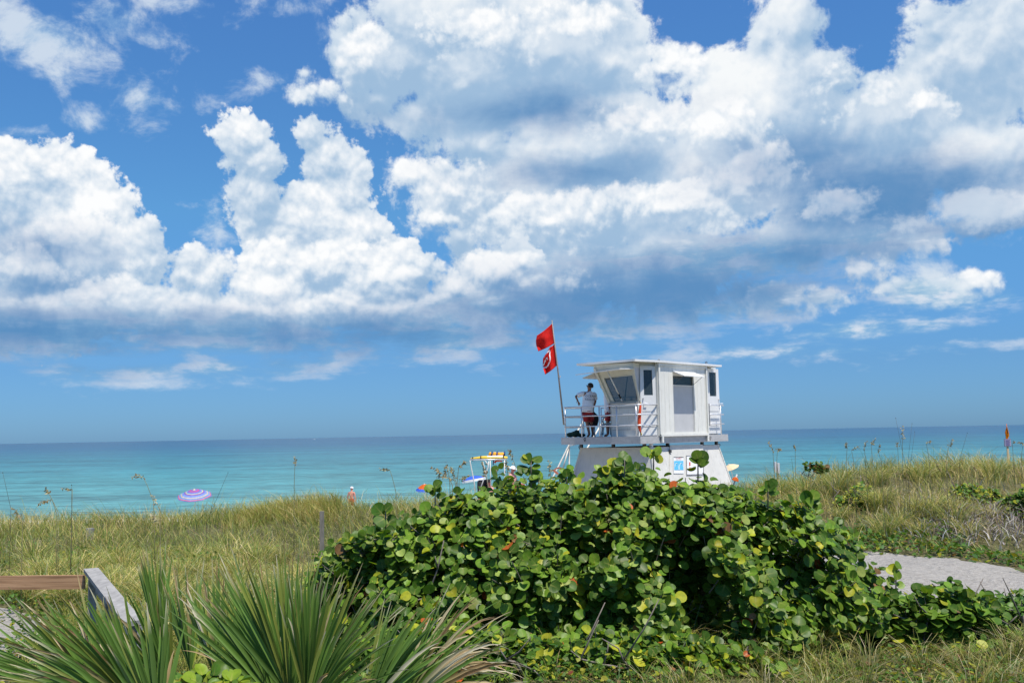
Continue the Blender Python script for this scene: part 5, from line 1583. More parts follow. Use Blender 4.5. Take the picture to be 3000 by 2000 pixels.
# ------------------------------------------------------------------ people: one skinned body each, clothes and hair as parts
def skin_body(name, parent, joints, bones, mt, levels=1):
    """joints {key: (point, radius)}; the surface is grown round the bones"""
    keys = list(joints)
    idx = {k_: i for i, k_ in enumerate(keys)}
    me = bpy.data.meshes.new(name)
    me.from_pydata([tuple(joints[k_][0]) for k_ in keys], [(idx[a], idx[b]) for a, b in bones], [])
    o = bpy.data.objects.new(name, me); C.objects.link(o)
    md = o.modifiers.new('skin', 'SKIN')
    md.use_smooth_shade = True
    for i, k_ in enumerate(keys):
        r = joints[k_][1]
        me.skin_vertices[0].data[i].radius = (r, r) if not isinstance(r, tuple) else r
        me.skin_vertices[0].data[i].use_root = (i == 0)
    sb = o.modifiers.new('smooth', 'SUBSURF'); sb.levels = sb.render_levels = levels
    dg = bpy.context.evaluated_depsgraph_get()
    res = bpy.data.meshes.new_from_object(o.evaluated_get(dg))
    bpy.data.objects.remove(o)
    res.name = name
    return link_mesh(name, res, mt, parent, smooth=True)

def person(label, P, facing, sc=1.0, skin=None, hair=None, shirt=None, bottom=None, long_bottom=False, cap=None, glasses=False, bare=False, group=None, text=None):
    """P: joint positions (pelvis, chest, neck, head, and per side sh el wr hip kn an toe). facing: unit vector the chest faces"""
    f = Vector(facing).normalized()
    skin = skin or M['skin']
    foot = min(P['anL'].z, P['anR'].z)
    root = empty('person', (P['pelvis'].x, P['pelvis'].y, foot - 0.07 * sc), label, 'person', group)
    hd = (P['head'] - P['neck']).normalized()
    lookd = P.get('look', f); lookd = (lookd - hd * lookd.dot(hd)).normalized()
    J = {'pelvis': (P['pelvis'], 0.125 * sc), 'waist': (P['pelvis'].lerp(P['chest'], 0.5), 0.115 * sc), 'chest': (P['chest'], 0.135 * sc), 'neckb': (P['chest'].lerp(P['neck'], 0.75), 0.075 * sc), 'neck': (P['neck'], 0.055 * sc),
         'jaw': (P['neck'].lerp(P['head'], 0.55) + lookd * 0.02 * sc, 0.070 * sc), 'head': (P['head'], 0.092 * sc), 'crown': (P['head'] + hd * 0.085 * sc, 0.060 * sc)}
    B = [('pelvis', 'waist'), ('waist', 'chest'), ('chest', 'neckb'), ('neckb', 'neck'), ('neck', 'jaw'), ('jaw', 'head'), ('head', 'crown')]
    for s in 'LR':
        sh, el, wr = P['sh' + s], P['el' + s], P['wr' + s]
        J['sh' + s] = (sh, 0.062 * sc); J['ua' + s] = (sh.lerp(el, 0.5), 0.048 * sc); J['el' + s] = (el, 0.040 * sc); J['fa' + s] = (el.lerp(wr, 0.35), 0.041 * sc); J['wr' + s] = (wr, 0.026 * sc)
        hdv = (P['hand' + s] - wr) if 'hand' + s in P else (wr - el)
        hdv = hdv.normalized()
        side = hdv.cross(f).normalized()
        palm = wr + hdv * 0.07 * sc
        J['pm' + s] = (palm, (0.038 * sc, 0.020 * sc))
        B += [('chest', 'sh' + s), ('sh' + s, 'ua' + s), ('ua' + s, 'el' + s), ('el' + s, 'fa' + s), ('fa' + s, 'wr' + s), ('wr' + s, 'pm' + s)]
        for i, (off, ln) in enumerate(((-0.030, 0.075), (-0.010, 0.088), (0.011, 0.084), (0.031, 0.066))):
            a = palm + side * off * sc + hdv * 0.035 * sc
            b = a + (hdv + side * off * 2.5 + f * 0.12).normalized() * ln * 0.55 * sc
            c_ = b + (hdv + f * 0.55).normalized() * ln * 0.45 * sc
            J['f%d%s' % (i, s)] = (a, 0.0105 * sc); J['g%d%s' % (i, s)] = (b, 0.0095 * sc); J['h%d%s' % (i, s)] = (c_, 0.008 * sc)
            B += [('pm' + s, 'f%d%s' % (i, s)), ('f%d%s' % (i, s), 'g%d%s' % (i, s)), ('g%d%s' % (i, s), 'h%d%s' % (i, s))]
        ta = wr + hdv * 0.03 * sc - side * 0.035 * sc
        J['ta' + s] = (ta, 0.013 * sc); J['tb' + s] = (ta + (hdv - side * 0.8).normalized() * 0.055 * sc, 0.010 * sc)
        B += [('wr' + s, 'ta' + s), ('ta' + s, 'tb' + s)]
        hip, kn, an, toe = P['hip' + s], P['kn' + s], P['an' + s], P['toe' + s]
        J['hip' + s] = (hip, 0.092 * sc); J['th' + s] = (hip.lerp(kn, 0.45), 0.078 * sc); J['kn' + s] = (kn, 0.056 * sc); J['ca' + s] = (kn.lerp(an, 0.35), 0.056 * sc); J['an' + s] = (an, 0.038 * sc)
        J['ft' + s] = (an.lerp(toe, 0.6) - Vector((0, 0, 0.01 * sc)), (0.040 * sc, 0.030 * sc)); J['toe' + s] = (toe, (0.036 * sc, 0.018 * sc))
        B += [('pelvis', 'hip' + s), ('hip' + s, 'th' + s), ('th' + s, 'kn' + s), ('kn' + s, 'ca' + s), ('ca' + s, 'an' + s), ('an' + s, 'ft' + s), ('ft' + s, 'toe' + s)]
    body = skin_body('body', root, J, B, skin)
    # face
    sd = lookd.cross(hd).normalized()
    fc = MB(); h = P['head']
    nb = h + lookd * 0.088 * sc - hd * 0.01 * sc
    fc.add([nb + hd * 0.03 * sc, nb - hd * 0.025 * sc + sd * 0.017 * sc, nb - hd * 0.025 * sc - sd * 0.017 * sc, nb - hd * 0.018 * sc + lookd * 0.028 * sc], [(0, 1, 3), (0, 3, 2), (1, 2, 3), (0, 2, 1)])
    for s_ in (-1, 1): fc.loft([(h + sd * s_ * 0.080 * sc + hd * (0.03 * t_) * sc, lookd * 0.022 * sc * math.cos(t_ * 1.2), sd * 0.012 * sc * math.cos(t_ * 1.2)) for t_ in (-1.1, -0.5, 0.2, 0.9)], 8)
    fc.build('face', skin, body, smooth=True)
    ey = MB()
    for s_ in (-1, 1): lump(ey, h + lookd * 0.084 * sc + sd * s_ * 0.033 * sc + hd * 0.012 * sc, (0.013 * sc, 0.013 * sc, 0.010 * sc), 5)
    ey.box(h + lookd * 0.088 * sc - hd * 0.052 * sc, (0.042 * sc, 0.006 * sc, 0.008 * sc), sd, lookd, hd)
    ey.build('eyes_and_mouth', M['hair'], body)
    if glasses:
        gl = MB()
        for s_ in (-1, 1):
            gl.box(h + lookd * 0.100 * sc + sd * s_ * 0.034 * sc + hd * 0.012 * sc, (0.048 * sc, 0.010 * sc, 0.030 * sc), sd, lookd, hd)
            gl.box(h + lookd * 0.04 * sc + sd * s_ * 0.092 * sc + hd * 0.018 * sc, (0.008 * sc, 0.13 * sc, 0.012 * sc), sd, lookd, hd)
        gl.build('sunglasses', M['black'], root)
    if hair is not None:
        hr = MB(); n_ = 9; rings = []
        for i in range(n_ + 1):
            a = -0.45 + (math.pi / 2 + 0.45) * i / n_
            k_ = math.cos(a) + 0.002
            w_ = 1 + 0.04 * math.sin(i * 2.7)
            back = 0.026 if a < 0.35 else 0.012
            rings.append((h + hd * (0.012 + 0.112 * math.sin(a)) * sc - lookd * back * sc, sd * 0.097 * k_ * sc * w_, lookd * (0.112 if a > 0.3 else 0.092) * k_ * sc * w_))
        hr.loft(rings, 18)
        hr.build('hair', hair, root, smooth=True)
    if cap is not None:
        cp = MB(); rings = []
        wide = cap[1]
        rings = [(h + hd * 0.035 * sc, sd * wide * sc, lookd * wide * sc), (h + hd * 0.045 * sc, sd * (wide - 0.005) * sc, lookd * (wide - 0.005) * sc), (h + hd * 0.05 * sc, sd * 0.108 * sc, lookd * 0.115 * sc), (h + hd * 0.11 * sc, sd * 0.092 * sc, lookd * 0.10 * sc), (h + hd * 0.14 * sc, sd * 0.045 * sc, lookd * 0.05 * sc)]
        cp.loft(rings, 18); cp.build('hat', cap[0], root, smooth=True)
    lat = (P['shR'] - P['shL']).normalized()
    spine = (P['neck'] - P['pelvis']).normalized()
    if shirt is not None:
        s_ = MB(); shw = (P['shR'] - P['shL']).length / 2
        mid = (P['shL'] + P['shR']) / 2
        hem = P['pelvis'] - spine * 0.06 * sc
        dep = f - spine * f.dot(spine)
        rings = [(hem, lat * 0.195 * sc, dep * 0.150 * sc), (hem.lerp(mid, 0.18), lat * 0.185 * sc, dep * 0.148 * sc), (hem.lerp(mid, 0.45), lat * 0.182 * sc, dep * 0.145 * sc), (hem.lerp(mid, 0.75), lat * (shw * 0.98), dep * 0.155 * sc), (hem.lerp(mid, 0.92), lat * (shw * 1.06), dep * 0.140 * sc),
                 (mid + spine * 0.030 * sc, lat * (shw * 0.92), dep * 0.105 * sc), (mid + spine * 0.065 * sc, lat * (shw * 0.52), dep * 0.085 * sc), (mid + spine * 0.085 * sc, lat * 0.072 * sc, dep * 0.075 * sc)]
        s_.loft(rings, 22)
        for q_ in 'LR':
            sh, el = P['sh' + q_], P['el' + q_]
            d_ = (el - sh).normalized()
            inn_ = (mid - sh).normalized()
            st_ = sh + inn_ * 0.05 * sc
            s_.tube([st_, sh + d_ * 0.04 * sc, sh.lerp(el, 0.45), sh.lerp(el, 0.72)], [0.078 * sc, 0.080 * sc, 0.078 * sc, 0.082 * sc], 12)
        so_ = s_.build('shirt', shirt, root, smooth=True)
        if text:
            bk_ = hem.lerp(mid, 0.78) - dep * 0.168 * sc
            for row, (tx_, mt_, dz) in enumerate(text):
                tb_ = MB(); text_on(tb_, tx_, bk_ + spine * dz, lat if lat.dot(C3 @ Vector((1, 0, 0))) > 0 else -lat, spine, 0.100 * sc, -dep, 0.004)
                tb_.build('lettering', mt_, so_)
    if bottom is not None:
        b_ = MB()
        dep = f - spine * f.dot(spine)
        b_.loft([(P['pelvis'] + spine * 0.07 * sc, lat * 0.172 * sc, dep * 0.138 * sc), (P['pelvis'] - spine * 0.02 * sc, lat * 0.185 * sc, dep * 0.150 * sc), (P['pelvis'] - spine * 0.12 * sc, lat * 0.180 * sc, dep * 0.145 * sc)], 18)
        for q_ in 'LR':
            hip, kn = P['hip' + q_], P['kn' + q_]
            b_.tube([hip.lerp(kn, -0.05), hip.lerp(kn, 0.3), hip.lerp(kn, 0.78)], [0.108 * sc, 0.108 * sc, 0.106 * sc], 14)
        b_.build('shorts', bottom, root, smooth=True)
    return root

def pose_px(rows, Y):
    return {k_: at(v[0], v[1], Y + (v[2] if len(v) > 2 else 0.0)) for k_, v in rows.items()}

# lifeguard leaning on the deck, back to us
lg = pose_px(dict(pelvis=(1721, 1202), chest=(1724, 1160), neck=(1727, 1144), head=(1728.5, 1131.5), shL=(1708.5, 1152, 0.03), shR=(1741.5, 1153, 0.0), elL=(1686, 1160.5, 0.10), wrL=(1692.5, 1172, -0.02), handL=(1697, 1184, -0.03), elR=(1744.5, 1175, 0.10), wrR=(1739, 1193, 0.18), handR=(1737, 1202, 0.2),
                  hipL=(1714, 1208), hipR=(1729, 1207), knL=(1720, 1240, 0.05), knR=(1733, 1238, 0.25), anL=(1727, 1268, 0.0), anR=(1737, 1266, 0.45), toeL=(1719, 1273.5, 0.12), toeR=(1733, 1272, 0.6)), 33.3)
lg['look'] = Vector((-0.85, 0.5, 0))
for k_ in ('anL', 'anR'): lg[k_].z = ZT + 0.075
for k_ in ('toeL', 'toeR'): lg[k_].z = ZT + 0.022
person('lifeguard in white shirt and red shorts standing at the deck rail with his back turned', lg, (-0.30, 0.95, 0), 1.0, M['skin'], M['hair'], M['shirt'], M['shorts'], glasses=True, text=[('OCEAN', M['ink'], 0.05), ('RESCUE', M['navy'], -0.06)])
# second lifeguard mostly hidden by the cabin
s2 = pose_px(dict(pelvis=(1783, 1203), chest=(1782, 1160), neck=(1778, 1147), head=(1766, 1130), shL=(1779, 1152, 0.22), shR=(1781, 1152, -0.16), elL=(1775, 1178, 0.22), wrL=(1778, 1200, 0.15), handL=(1779, 1210, 0.15), elR=(1786, 1178, -0.2), wrR=(1785, 1200, -0.15), handR=(1785, 1210, -0.15),
                  hipL=(1783, 1208, 0.1), hipR=(1784, 1208, -0.08), knL=(1779, 1240, 0.1), knR=(1781, 1240, -0.08), anL=(1780, 1268, 0.1), anR=(1782, 1268, -0.08), toeL=(1769, 1273, 0.1), toeR=(1771, 1273, -0.08)), 35.0)
for k_ in ('anL', 'anR'): s2[k_].z = ZT + 0.075
for k_ in ('toeL', 'toeR'): s2[k_].z = ZT + 0.022
person('second lifeguard mostly hidden by the cabin corner', s2, (-0.95, 0.2, 0), 1.0, M['skin'], M['hair'], M['shirt'], M['shorts'])

def standing(x, y, face, label, h=1.72, **kw):
    g = float(ground(x, y)); s = h / 1.75
    f = Vector(face).normalized(); r = f.cross(UP)
    p = lambda a, b, c_: Vector((x, y, g)) + r * a * s + f * b * s + UP * c_ * s
    P = dict(pelvis=p(0, 0, 0.95), chest=p(0, 0, 1.30), neck=p(0, 0, 1.50), head=p(0, 0.02, 1.635), shL=p(-0.19, 0, 1.41), shR=p(0.19, 0, 1.41), elL=p(-0.27, -0.03, 1.13), elR=p(0.27, -0.03, 1.13), wrL=p(-0.26, 0.06, 0.88), wrR=p(0.26, 0.06, 0.88),
             hipL=p(-0.09, 0, 0.90), hipR=p(0.09, 0, 0.90), knL=p(-0.10, 0.03, 0.50), knR=p(0.11, 0.0, 0.50), anL=p(-0.11, -0.02, 0.08), anR=p(0.12, -0.04, 0.08), toeL=p(-0.13, 0.14, 0.02), toeR=p(0.15, 0.12, 0.02))
    return person(label, P, f, s, **kw)
def seated(c, face, seat_z, foot_z, label, **kw):
    f = Vector(face).normalized(); r = f.cross(UP); b = Vector((c[0], c[1], seat_z))
    p = lambda a, d, z: b + r * a + f * d + UP * z
    P = dict(pelvis=p(0, 0, 0.10), chest=p(0, -0.05, 0.44), neck=p(0, -0.03, 0.64), head=p(0, 0.01, 0.78), shL=p(-0.19, -0.05, 0.55), shR=p(0.19, -0.05, 0.55), elL=p(-0.27, 0.05, 0.30), elR=p(0.27, 0.05, 0.30), wrL=p(-0.20, 0.28, 0.22), wrR=p(0.20, 0.28, 0.22),
             hipL=p(-0.09, 0.02, 0.08), hipR=p(0.09, 0.02, 0.08), knL=p(-0.13, 0.44, 0.12), knR=p(0.13, 0.44, 0.12), anL=p(-0.13, 0.48, foot_z - seat_z + 0.08), anR=p(0.13, 0.48, foot_z - seat_z + 0.08), toeL=p(-0.14, 0.64, foot_z - seat_z + 0.02), toeR=p(0.14, 0.64, foot_z - seat_z + 0.02))
    return person(label, P, f, 1.0, **kw)
bx = at(1030, 1445, 62)
standing(bx.x, 62, (0.3, 0.9, 0), 'sunburnt bather with a white cap showing above the grass near the water', 1.70, skin=M['skin_pink'], hair=None, bottom=M['shorts'], cap=(M['shirt'], 0.115))
# ------------------------------------------------------------------ beach buggy
def B3(px, py, dy=0.0): return at(px, py, 38.5 + dy)
bz = float(ground(B3(1430, 1420).x, 39))
bc = B3(1432, 1420)
buggy = empty('beach_buggy', (bc.x, 39.2, bz), 'open framed beach patrol buggy behind the left end of the sea grape bush', 'buggy')
DY = 1.25
for dy in (0, DY):
    fr = MB()
    fr.tube([B3(1377, 1346, dy), B3(1378, 1356, dy), B3(1389, 1411, dy), B3(1392, 1440, dy)], 0.022, 7)
    fr.tube([B3(1432, 1350, dy), B3(1430, 1368, dy), B3(1416, 1407, dy), B3(1404, 1440, dy)], 0.022, 7)
    fr.tube([B3(1436, 1348, dy), B3(1438, 1440, dy)], 0.018, 7)
    fr.tube([B3(1478, 1346, dy), B3(1479, 1440, dy)], 0.022, 7)
    fr.tube([B3(1420, 1347, dy), B3(1430, 1361, dy)], 0.022, 7)
    fr.tube([B3(1414, 1352, dy), B3(1424, 1386, dy), B3(1432, 1436, dy)], 0.018, 7)
    fr.build('side_frame', M['pipe_white'], buggy, smooth=True)
rk = MB()
for dy in (0, DY): rk.tube([B3(1376, 1346, dy), B3(1482, 1345, dy)], 0.026, 7)
for px in (1379, 1405, 1436, 1460, 1480): rk.tube([B3(px, 1346, 0), B3(px, 1346, DY)], 0.020, 7)
rk.build('roof_rack', M['alu'], buggy, smooth=True)
xa, xb = B3(1362, 1440).x, B3(1490, 1440).x
bd = MB()
w2 = 0.62; yc_ = 38.5 + DY / 2
sec = lambda x, hw, z0, z1: [Vector((x, yc_ - hw, z0)), Vector((x, yc_ + hw, z0)), Vector((x, yc_ + hw, z1)), Vector((x, yc_ - hw, z1))]
st_ = [sec(xa - 0.25, 0.45, bz + 0.42, bz + 0.62), sec(xa, 0.62, bz + 0.36, bz + 0.82), sec(xa + 0.55, 0.66, bz + 0.34, bz + 0.92), sec(xa + 0.62, 0.66, bz + 0.30, bz + 0.55), sec(xa + 1.35, 0.66, bz + 0.30, bz + 0.55), sec(xa + 1.42, 0.66, bz + 0.34, bz + 0.85), sec(xb + 0.35, 0.64, bz + 0.40, bz + 0.85)]
vs = [p for s_ in st_ for p in s_]
fs = [(3, 2, 1, 0), tuple(range(len(vs) - 4, len(vs)))] + [(i * 4 + j, i * 4 + (j + 1) % 4, i * 4 + 4 + (j + 1) % 4, i * 4 + 4 + j) for i in range(len(st_) - 1) for j in range(4)]
bd.add(vs, fs); bd.build('body', M['yellow'], buggy)
for x in (xa + 0.12, xb - 0.05):
    for s_ in (-1, 1):
        yw = yc_ + s_ * 0.66
        wh = MB(); wh.loft([((x, yw + dy_, bz + 0.31), Vector((r_, 0, 0)), Vector((0, 0, r_))) for dy_, r_ in ((-0.12, 0.24), (-0.09, 0.31), (0.09, 0.31), (0.12, 0.24))], 20)
        wo_ = wh.build('wheel', M['black'], buggy, smooth=False)
        MB().loft([((x, yw - 0.13, bz + 0.31), Vector((0.15, 0, 0)), Vector((0, 0, 0.15))), ((x, yw + 0.13, bz + 0.31), Vector((0.15, 0, 0)), Vector((0, 0, 0.15)))], 14).build('rim', M['alu'], wo_)
zseat = B3(1410, 1436).z
for k_, px in enumerate((1407, 1424)):
    s_ = MB(); p = B3(px, 1430, 0.35 + 0.5 * k_)
    s_.loft([((p.x, p.y, zseat - 0.25), Vector((0.10, 0, 0)), Vector((0, 0.24, 0))), ((p.x, p.y, B3(px, 1425).z), Vector((0.12, 0, 0)), Vector((0, 0.25, 0))), ((p.x + 0.02, p.y, B3(px, 1412).z), Vector((0.13, 0, 0)), Vector((0, 0.22, 0))), ((p.x + 0.02, p.y, B3(px, 1407).z), Vector((0.08, 0, 0)), Vector((0, 0.14, 0)))], 14)
    s_.build('seat', M['black'], buggy, smooth=True)
# rescue board on the rack
bo = MB(); rows_ = []
N_ = 18
for i in range(N_ + 1):
    t_ = i / N_
    px = 1379 + (1487 - 1379) * t_
    w_ = 0.30 * (max(0.0, 1 - (2 * t_ - 1.12) ** 4 * 0.55)) * (0.30 + 0.70 * min(1, t_ * 2.6)) + 0.01
    th = 0.075 * min(1, 0.35 + t_ * 2.2) * (1 if t_ < 0.93 else 0.7)
    c_ = B3(px, 1341 - 3.0 * math.sin(t_ * 2.2), 0.55); c_.z += -0.02
    rows_.append((c_, Vector((0, w_, 0)), Vector((0, 0, th))))
bo.loft(rows_, 16); bor = tag(bo.build('rescue_board', M['yellow'], None, smooth=True), 'long yellow and white rescue board strapped on the buggy rack', 'rescue board')
dk_ = MB(); rows2 = [(c_ + Vector((0, -0.04, 0.012)), y_ * 0.80, z_ * 1.02) for (c_, y_, z_) in rows_[8:17]]
dk_.loft(rows2, 14); dk_.build('white_deck', M['white_clean'], bor, smooth=True)
sp_ = MB()
for px in (1386, 1411, 1473):
    i = min(N_, max(0, round((px - 1379) / 108 * N_))); c_, y_, z_ = rows_[i]
    sp_.tube([c_ - y_ * 1.05 - UP * 0.10, c_ - y_ * 1.02 + z_ * 0.6, c_ + z_ * 1.12, c_ + y_ * 1.02 + z_ * 0.6], 0.022, 6)
sp_.build('strap', M['black'], bor)
# yellow rescue tubes lying across the board
for k_, (x0, x1, lab) in enumerate(((1432, 1440, 'amber rescue tube bundled on the board, left of three'), (1444, 1455, 'amber and orange rescue tube bundled on the board, middle of three'), (1457, 1477, 'longest amber rescue tube bundled on the board, right of three'))):
    t_ = MB(); y_ = 0.45 + 0.06 * k_
    pts_ = [B3(x0 + (x1 - x0) * f_, 1327.5 + 1.0 * k_ + 1.5 * math.sin(f_ * 3), y_) for f_ in np.linspace(0, 1, 7)]
    t_.tube(pts_, [0.055, 0.085, 0.088, 0.082, 0.090, 0.085, 0.055], 10)
    tu = tag(t_.build('rescue_tube', M['amber'], None, smooth=True), lab, 'rescue tube', 'rescue tubes on the buggy rack')
    sx = x1 + 1
    MB().tube([B3(sx - 2, 1336, y_), B3(sx, 1329, y_ - 0.09), B3(sx + 1, 1322, y_)], [0.045, 0.03, 0.02], 6).build('strap', M['navy'], tu)
hp = MB(); hp.tube([B3(1446, 1346, 0.4), B3(1445, 1361, 0.4)], 0.024, 6)
tag(hp.build('paddle', M['navy'], None), 'dark blue paddle hanging below the buggy rack', 'paddle')
sc_ = MB(); sc_.tube([B3(1449, 1355, 0.5), B3(1453, 1350, 0.5), B3(1462, 1349, 0.5), B3(1472, 1351, 0.5)], [0.05, 0.035, 0.03, 0.02], 7)
tag(sc_.build('life_jacket', M['orange'], None, smooth=True), 'orange life jacket stuffed under the buggy rack', 'life jacket')
# passengers
p1 = B3(1434, 1420, 0.10); zt1 = B3(1434, 1402).z
seated((p1.x, p1.y), (-1, 0.1, 0), zt1 - 0.93, bz + 0.56, 'buggy passenger in a pink shirt and black cap seen from behind the bush', skin=M['skin_pink'], hair=None, shirt=M['pink'], bottom=M['black'], cap=(M['black'], 0.12))
p2 = B3(1502, 1380, 0.3); zt2 = B3(1500, 1362).z
seated((p2.x, p2.y), (0.9, -0.3, 0), zt2 - 0.95, zt2 - 1.35, 'person in a broad white sun hat sitting at the back of the buggy', skin=M['skin_pink'], hair=None, shirt=M['pink'], bottom=M['shorts'], cap=(M['white_clean'], 0.21))
bn = MB(); bn.box((p2.x, p2.y, zt2 - 0.98), (0.7, 0.5, 0.10)); bn.box((p2.x - 0.2, p2.y, (zt2 - 1.03 + bz + 0.6) / 2), (0.3, 0.4, zt2 - 1.03 - bz - 0.6)); bn.build('rear_bench', M['black'], buggy)

# ------------------------------------------------------------------ beach umbrellas
def umbrella(label, c_px, Y, r, rise, tilt, mats, panels=8, bands=None, valance=None, pole_to=None):
    c = at(*c_px, Y)
    g = float(ground(c.x, Y))
    root = empty('beach_umbrella', (c.x, Y, g), label, 'beach umbrella', 'umbrellas on the beach')
    ax = Vector((math.sin(tilt[0]), math.sin(tilt[1]), 1)).normalized()
    x = ax.cross(Vector((0, 1, 0))).normalized(); y = ax.cross(x)
    rings_ = bands if bands else [1.0]
    cp = MB()
    prev = 0.0
    n = panels * 4
    def pt_(f_, k_, dz=0.0):
        a = 2 * math.pi * k_ / n
        pan = (k_ % 4) / 4
        rr = r * f_ * (1 - 0.055 * math.sin(pan * math.pi) * f_)
        return c + (x * math.cos(a) + y * math.sin(a)) * rr - ax * rise * (f_ ** 1.55) + ax * dz
    for i, f_ in enumerate(rings_):
        cp.mat(i % len(mats))
        m_ = 3 if len(rings_) < 4 else 1
        for q_ in range(m_):
            f0, f1 = prev + (f_ - prev) * q_ / m_, prev + (f_ - prev) * (q_ + 1) / m_
            vs = [pt_(f0, k_) for k_ in range(n)] + [pt_(f1, k_) for k_ in range(n)]
            cp.add(vs, [(k_, (k_ + 1) % n, n + (k_ + 1) % n, n + k_) for k_ in range(n)])
        prev = f_
    o = cp.build('canopy', mats, root, smooth=False)
    sd_ = o.modifiers.new('thickness', 'SOLIDIFY'); sd_.thickness = 0.006
    if valance:
        vb = MB(); vs = [pt_(1.0, k_) for k_ in range(n)] + [pt_(1.02, k_, -0.13) for k_ in range(n)]
        vb.add(vs, [(k_, (k_ + 1) % n, n + (k_ + 1) % n, n + k_) for k_ in range(n)])
        vb.build('valance', valance, root)
    MB().tube([c + ax * 0.06, c - ax * (rise + 0.3), Vector((c.x - ax.x * 0.9, Y - ax.y * 0.9, g - 0.2))], 0.018, 7).build('pole', M['pipe_white'], root, smooth=True)
    rb = MB()
    for k_ in range(panels): rb.tube([pt_(0.02, k_ * 4, -0.02), pt_(0.55, k_ * 4, -0.02), pt_(0.99, k_ * 4, -0.02)], 0.006, 4)
    rb.build('ribs', M['pipe_white'], root)
M['stripe_violet'] = mat_cloth('violet canvas', (0.24, 0.15, 0.46), 0.25); M['stripe_blue'] = mat_cloth('light blue canvas', (0.18, 0.30, 0.60), 0.25); M['stripe_pink'] = mat_cloth('pink canvas', (0.62, 0.10, 0.22), 0.25)
M['stripe_yellow'] = mat_cloth('yellow canvas', (0.66, 0.58, 0.20), 0.25); M['stripe_coral'] = mat_cloth('coral canvas', (0.62, 0.22, 0.20), 0.25); M['stripe_lav'] = mat_cloth('lavender canvas', (0.36, 0.34, 0.60), 0.25)
SM = ['stripe_yellow', 'stripe_violet', 'stripe_pink', 'stripe_violet', 'stripe_blue', 'stripe_yellow', 'stripe_violet', 'stripe_blue', 'stripe_lav', 'stripe_yellow', 'stripe_blue', 'stripe_coral', 'stripe_violet']
umbrella('large multicoloured striped beach umbrella standing behind the dune on the left', (569, 1434), 55, 0.93, 0.36, (0.02, -0.30), [M[s_] for s_ in SM], 8, [0.08, 0.20, 0.26, 0.38, 0.46, 0.50, 0.60, 0.70, 0.76, 0.80, 0.90, 0.95, 1.0])
umbrella('orange and blue beach umbrella half hidden by grass left of the bush', (1243, 1418), 55, 0.50, 0.30, (-0.05, -0.25), [M['orange_cloth'], M['blue']], 8, [0.72, 1.0])
umbrella('blue beach umbrella with a white rim tilted beside the buggy', (1386, 1393), 60, 0.70, 0.20, (-0.16, 0.03), [M['blue']], 8, None, M['white_clean'])
umbrella('tan beach umbrella tipped over at the right edge of the tower', (2136, 1361), 46, 0.42, 0.16, (-0.35, -0.2), [M['tan']], 8, None)
umbrella('small red orange umbrella just above the right shoulder of the bush', (2157, 1396), 24, 0.085, 0.085, (0.3, -0.3), [M['orange_cloth']], 8, None)

# terracotta deck chair at the foot of the stair
tc = at(1636, 1380, 33.6); tg = float(ground(tc.x, tc.y))
chair2 = empty('beach_chair', (tc.x, tc.y, tg), 'terracotta beach chair with a curved top by the tower stair', 'beach chair')
T3 = lambda px, py, dy=0.0: at(px, py, 33.6 + dy)
m = MB()
arc_ = [(1621, 1376), (1626, 1372), (1632, 1368.5), (1638, 1367.5), (1644, 1368.5), (1649, 1372)]
vs = [T3(*p) for p in arc_] + [T3(p[0], p[1] + 1.5, 0.55) for p in arc_]
m.add(vs, [(i, i + 1, 7 + i, 6 + i) for i in range(5)]); o = m.build('canopy', M['terracotta'], chair2); o.modifiers.new('thickness', 'SOLIDIFY').thickness = 0.03
m = MB(); m.bar(T3(1622, 1377, 0.1), T3(1634, 1387, 0.1), 0.5, 0.07, (0.5, 0, 1)); m.build('arm', M['terracotta'], chair2)
m = MB(); s_z = tg + 0.42
m.prism([Vector((tc.x - 0.3, tc.y, s_z)), Vector((tc.x + 0.3, tc.y, s_z)), Vector((tc.x + 0.3, tc.y + 0.55, s_z)), Vector((tc.x - 0.3, tc.y + 0.55, s_z))], UP * 0.06); m.build('seat', M['terracotta'], chair2)
m = MB(); m.bar(Vector((tc.x + 0.28, tc.y + 0.28, s_z)), T3(1647, 1371, 0.28), 0.5, 0.05, (1, 0, 0)); m.build('backrest', M['terracotta'], chair2)
for dx in (-0.28, 0.28):
    for dy in (0.03, 0.52): MB().tube([(tc.x + dx, tc.y + dy, tg - 0.05), (tc.x + dx, tc.y + dy, s_z)], 0.02, 6).build('leg', M['pipe_white'], chair2)

# ------------------------------------------------------------------ posts and signs on the dune
def post(name, label, px, py, Y, w, mt, cat='post', lean=0.0, group=None):
    t_ = at(px, py, Y); g = float(ground(t_.x, Y))
    mb = MB(); mb.prism([Vector((t_.x - w / 2 + lean, Y - w / 2, g - 0.2)), Vector((t_.x + w / 2 + lean, Y - w / 2, g - 0.2)), Vector((t_.x + w / 2 + lean, Y + w / 2, g - 0.2)), Vector((t_.x - w / 2 + lean, Y + w / 2, g - 0.2))], Vector((-lean, 0, t_.z - g + 0.2)))
    return tag(mb.build(name, mt), label, cat, group)
post('wooden_post', 'weathered square post standing in the grass left of the bush', 943, 1497, 17.0, 0.065, M['post_wood'])
post('wooden_post', 'short grey post stub low in the grass on the left', 264, 1546, 23.5, 0.13, M['grey_wood'])
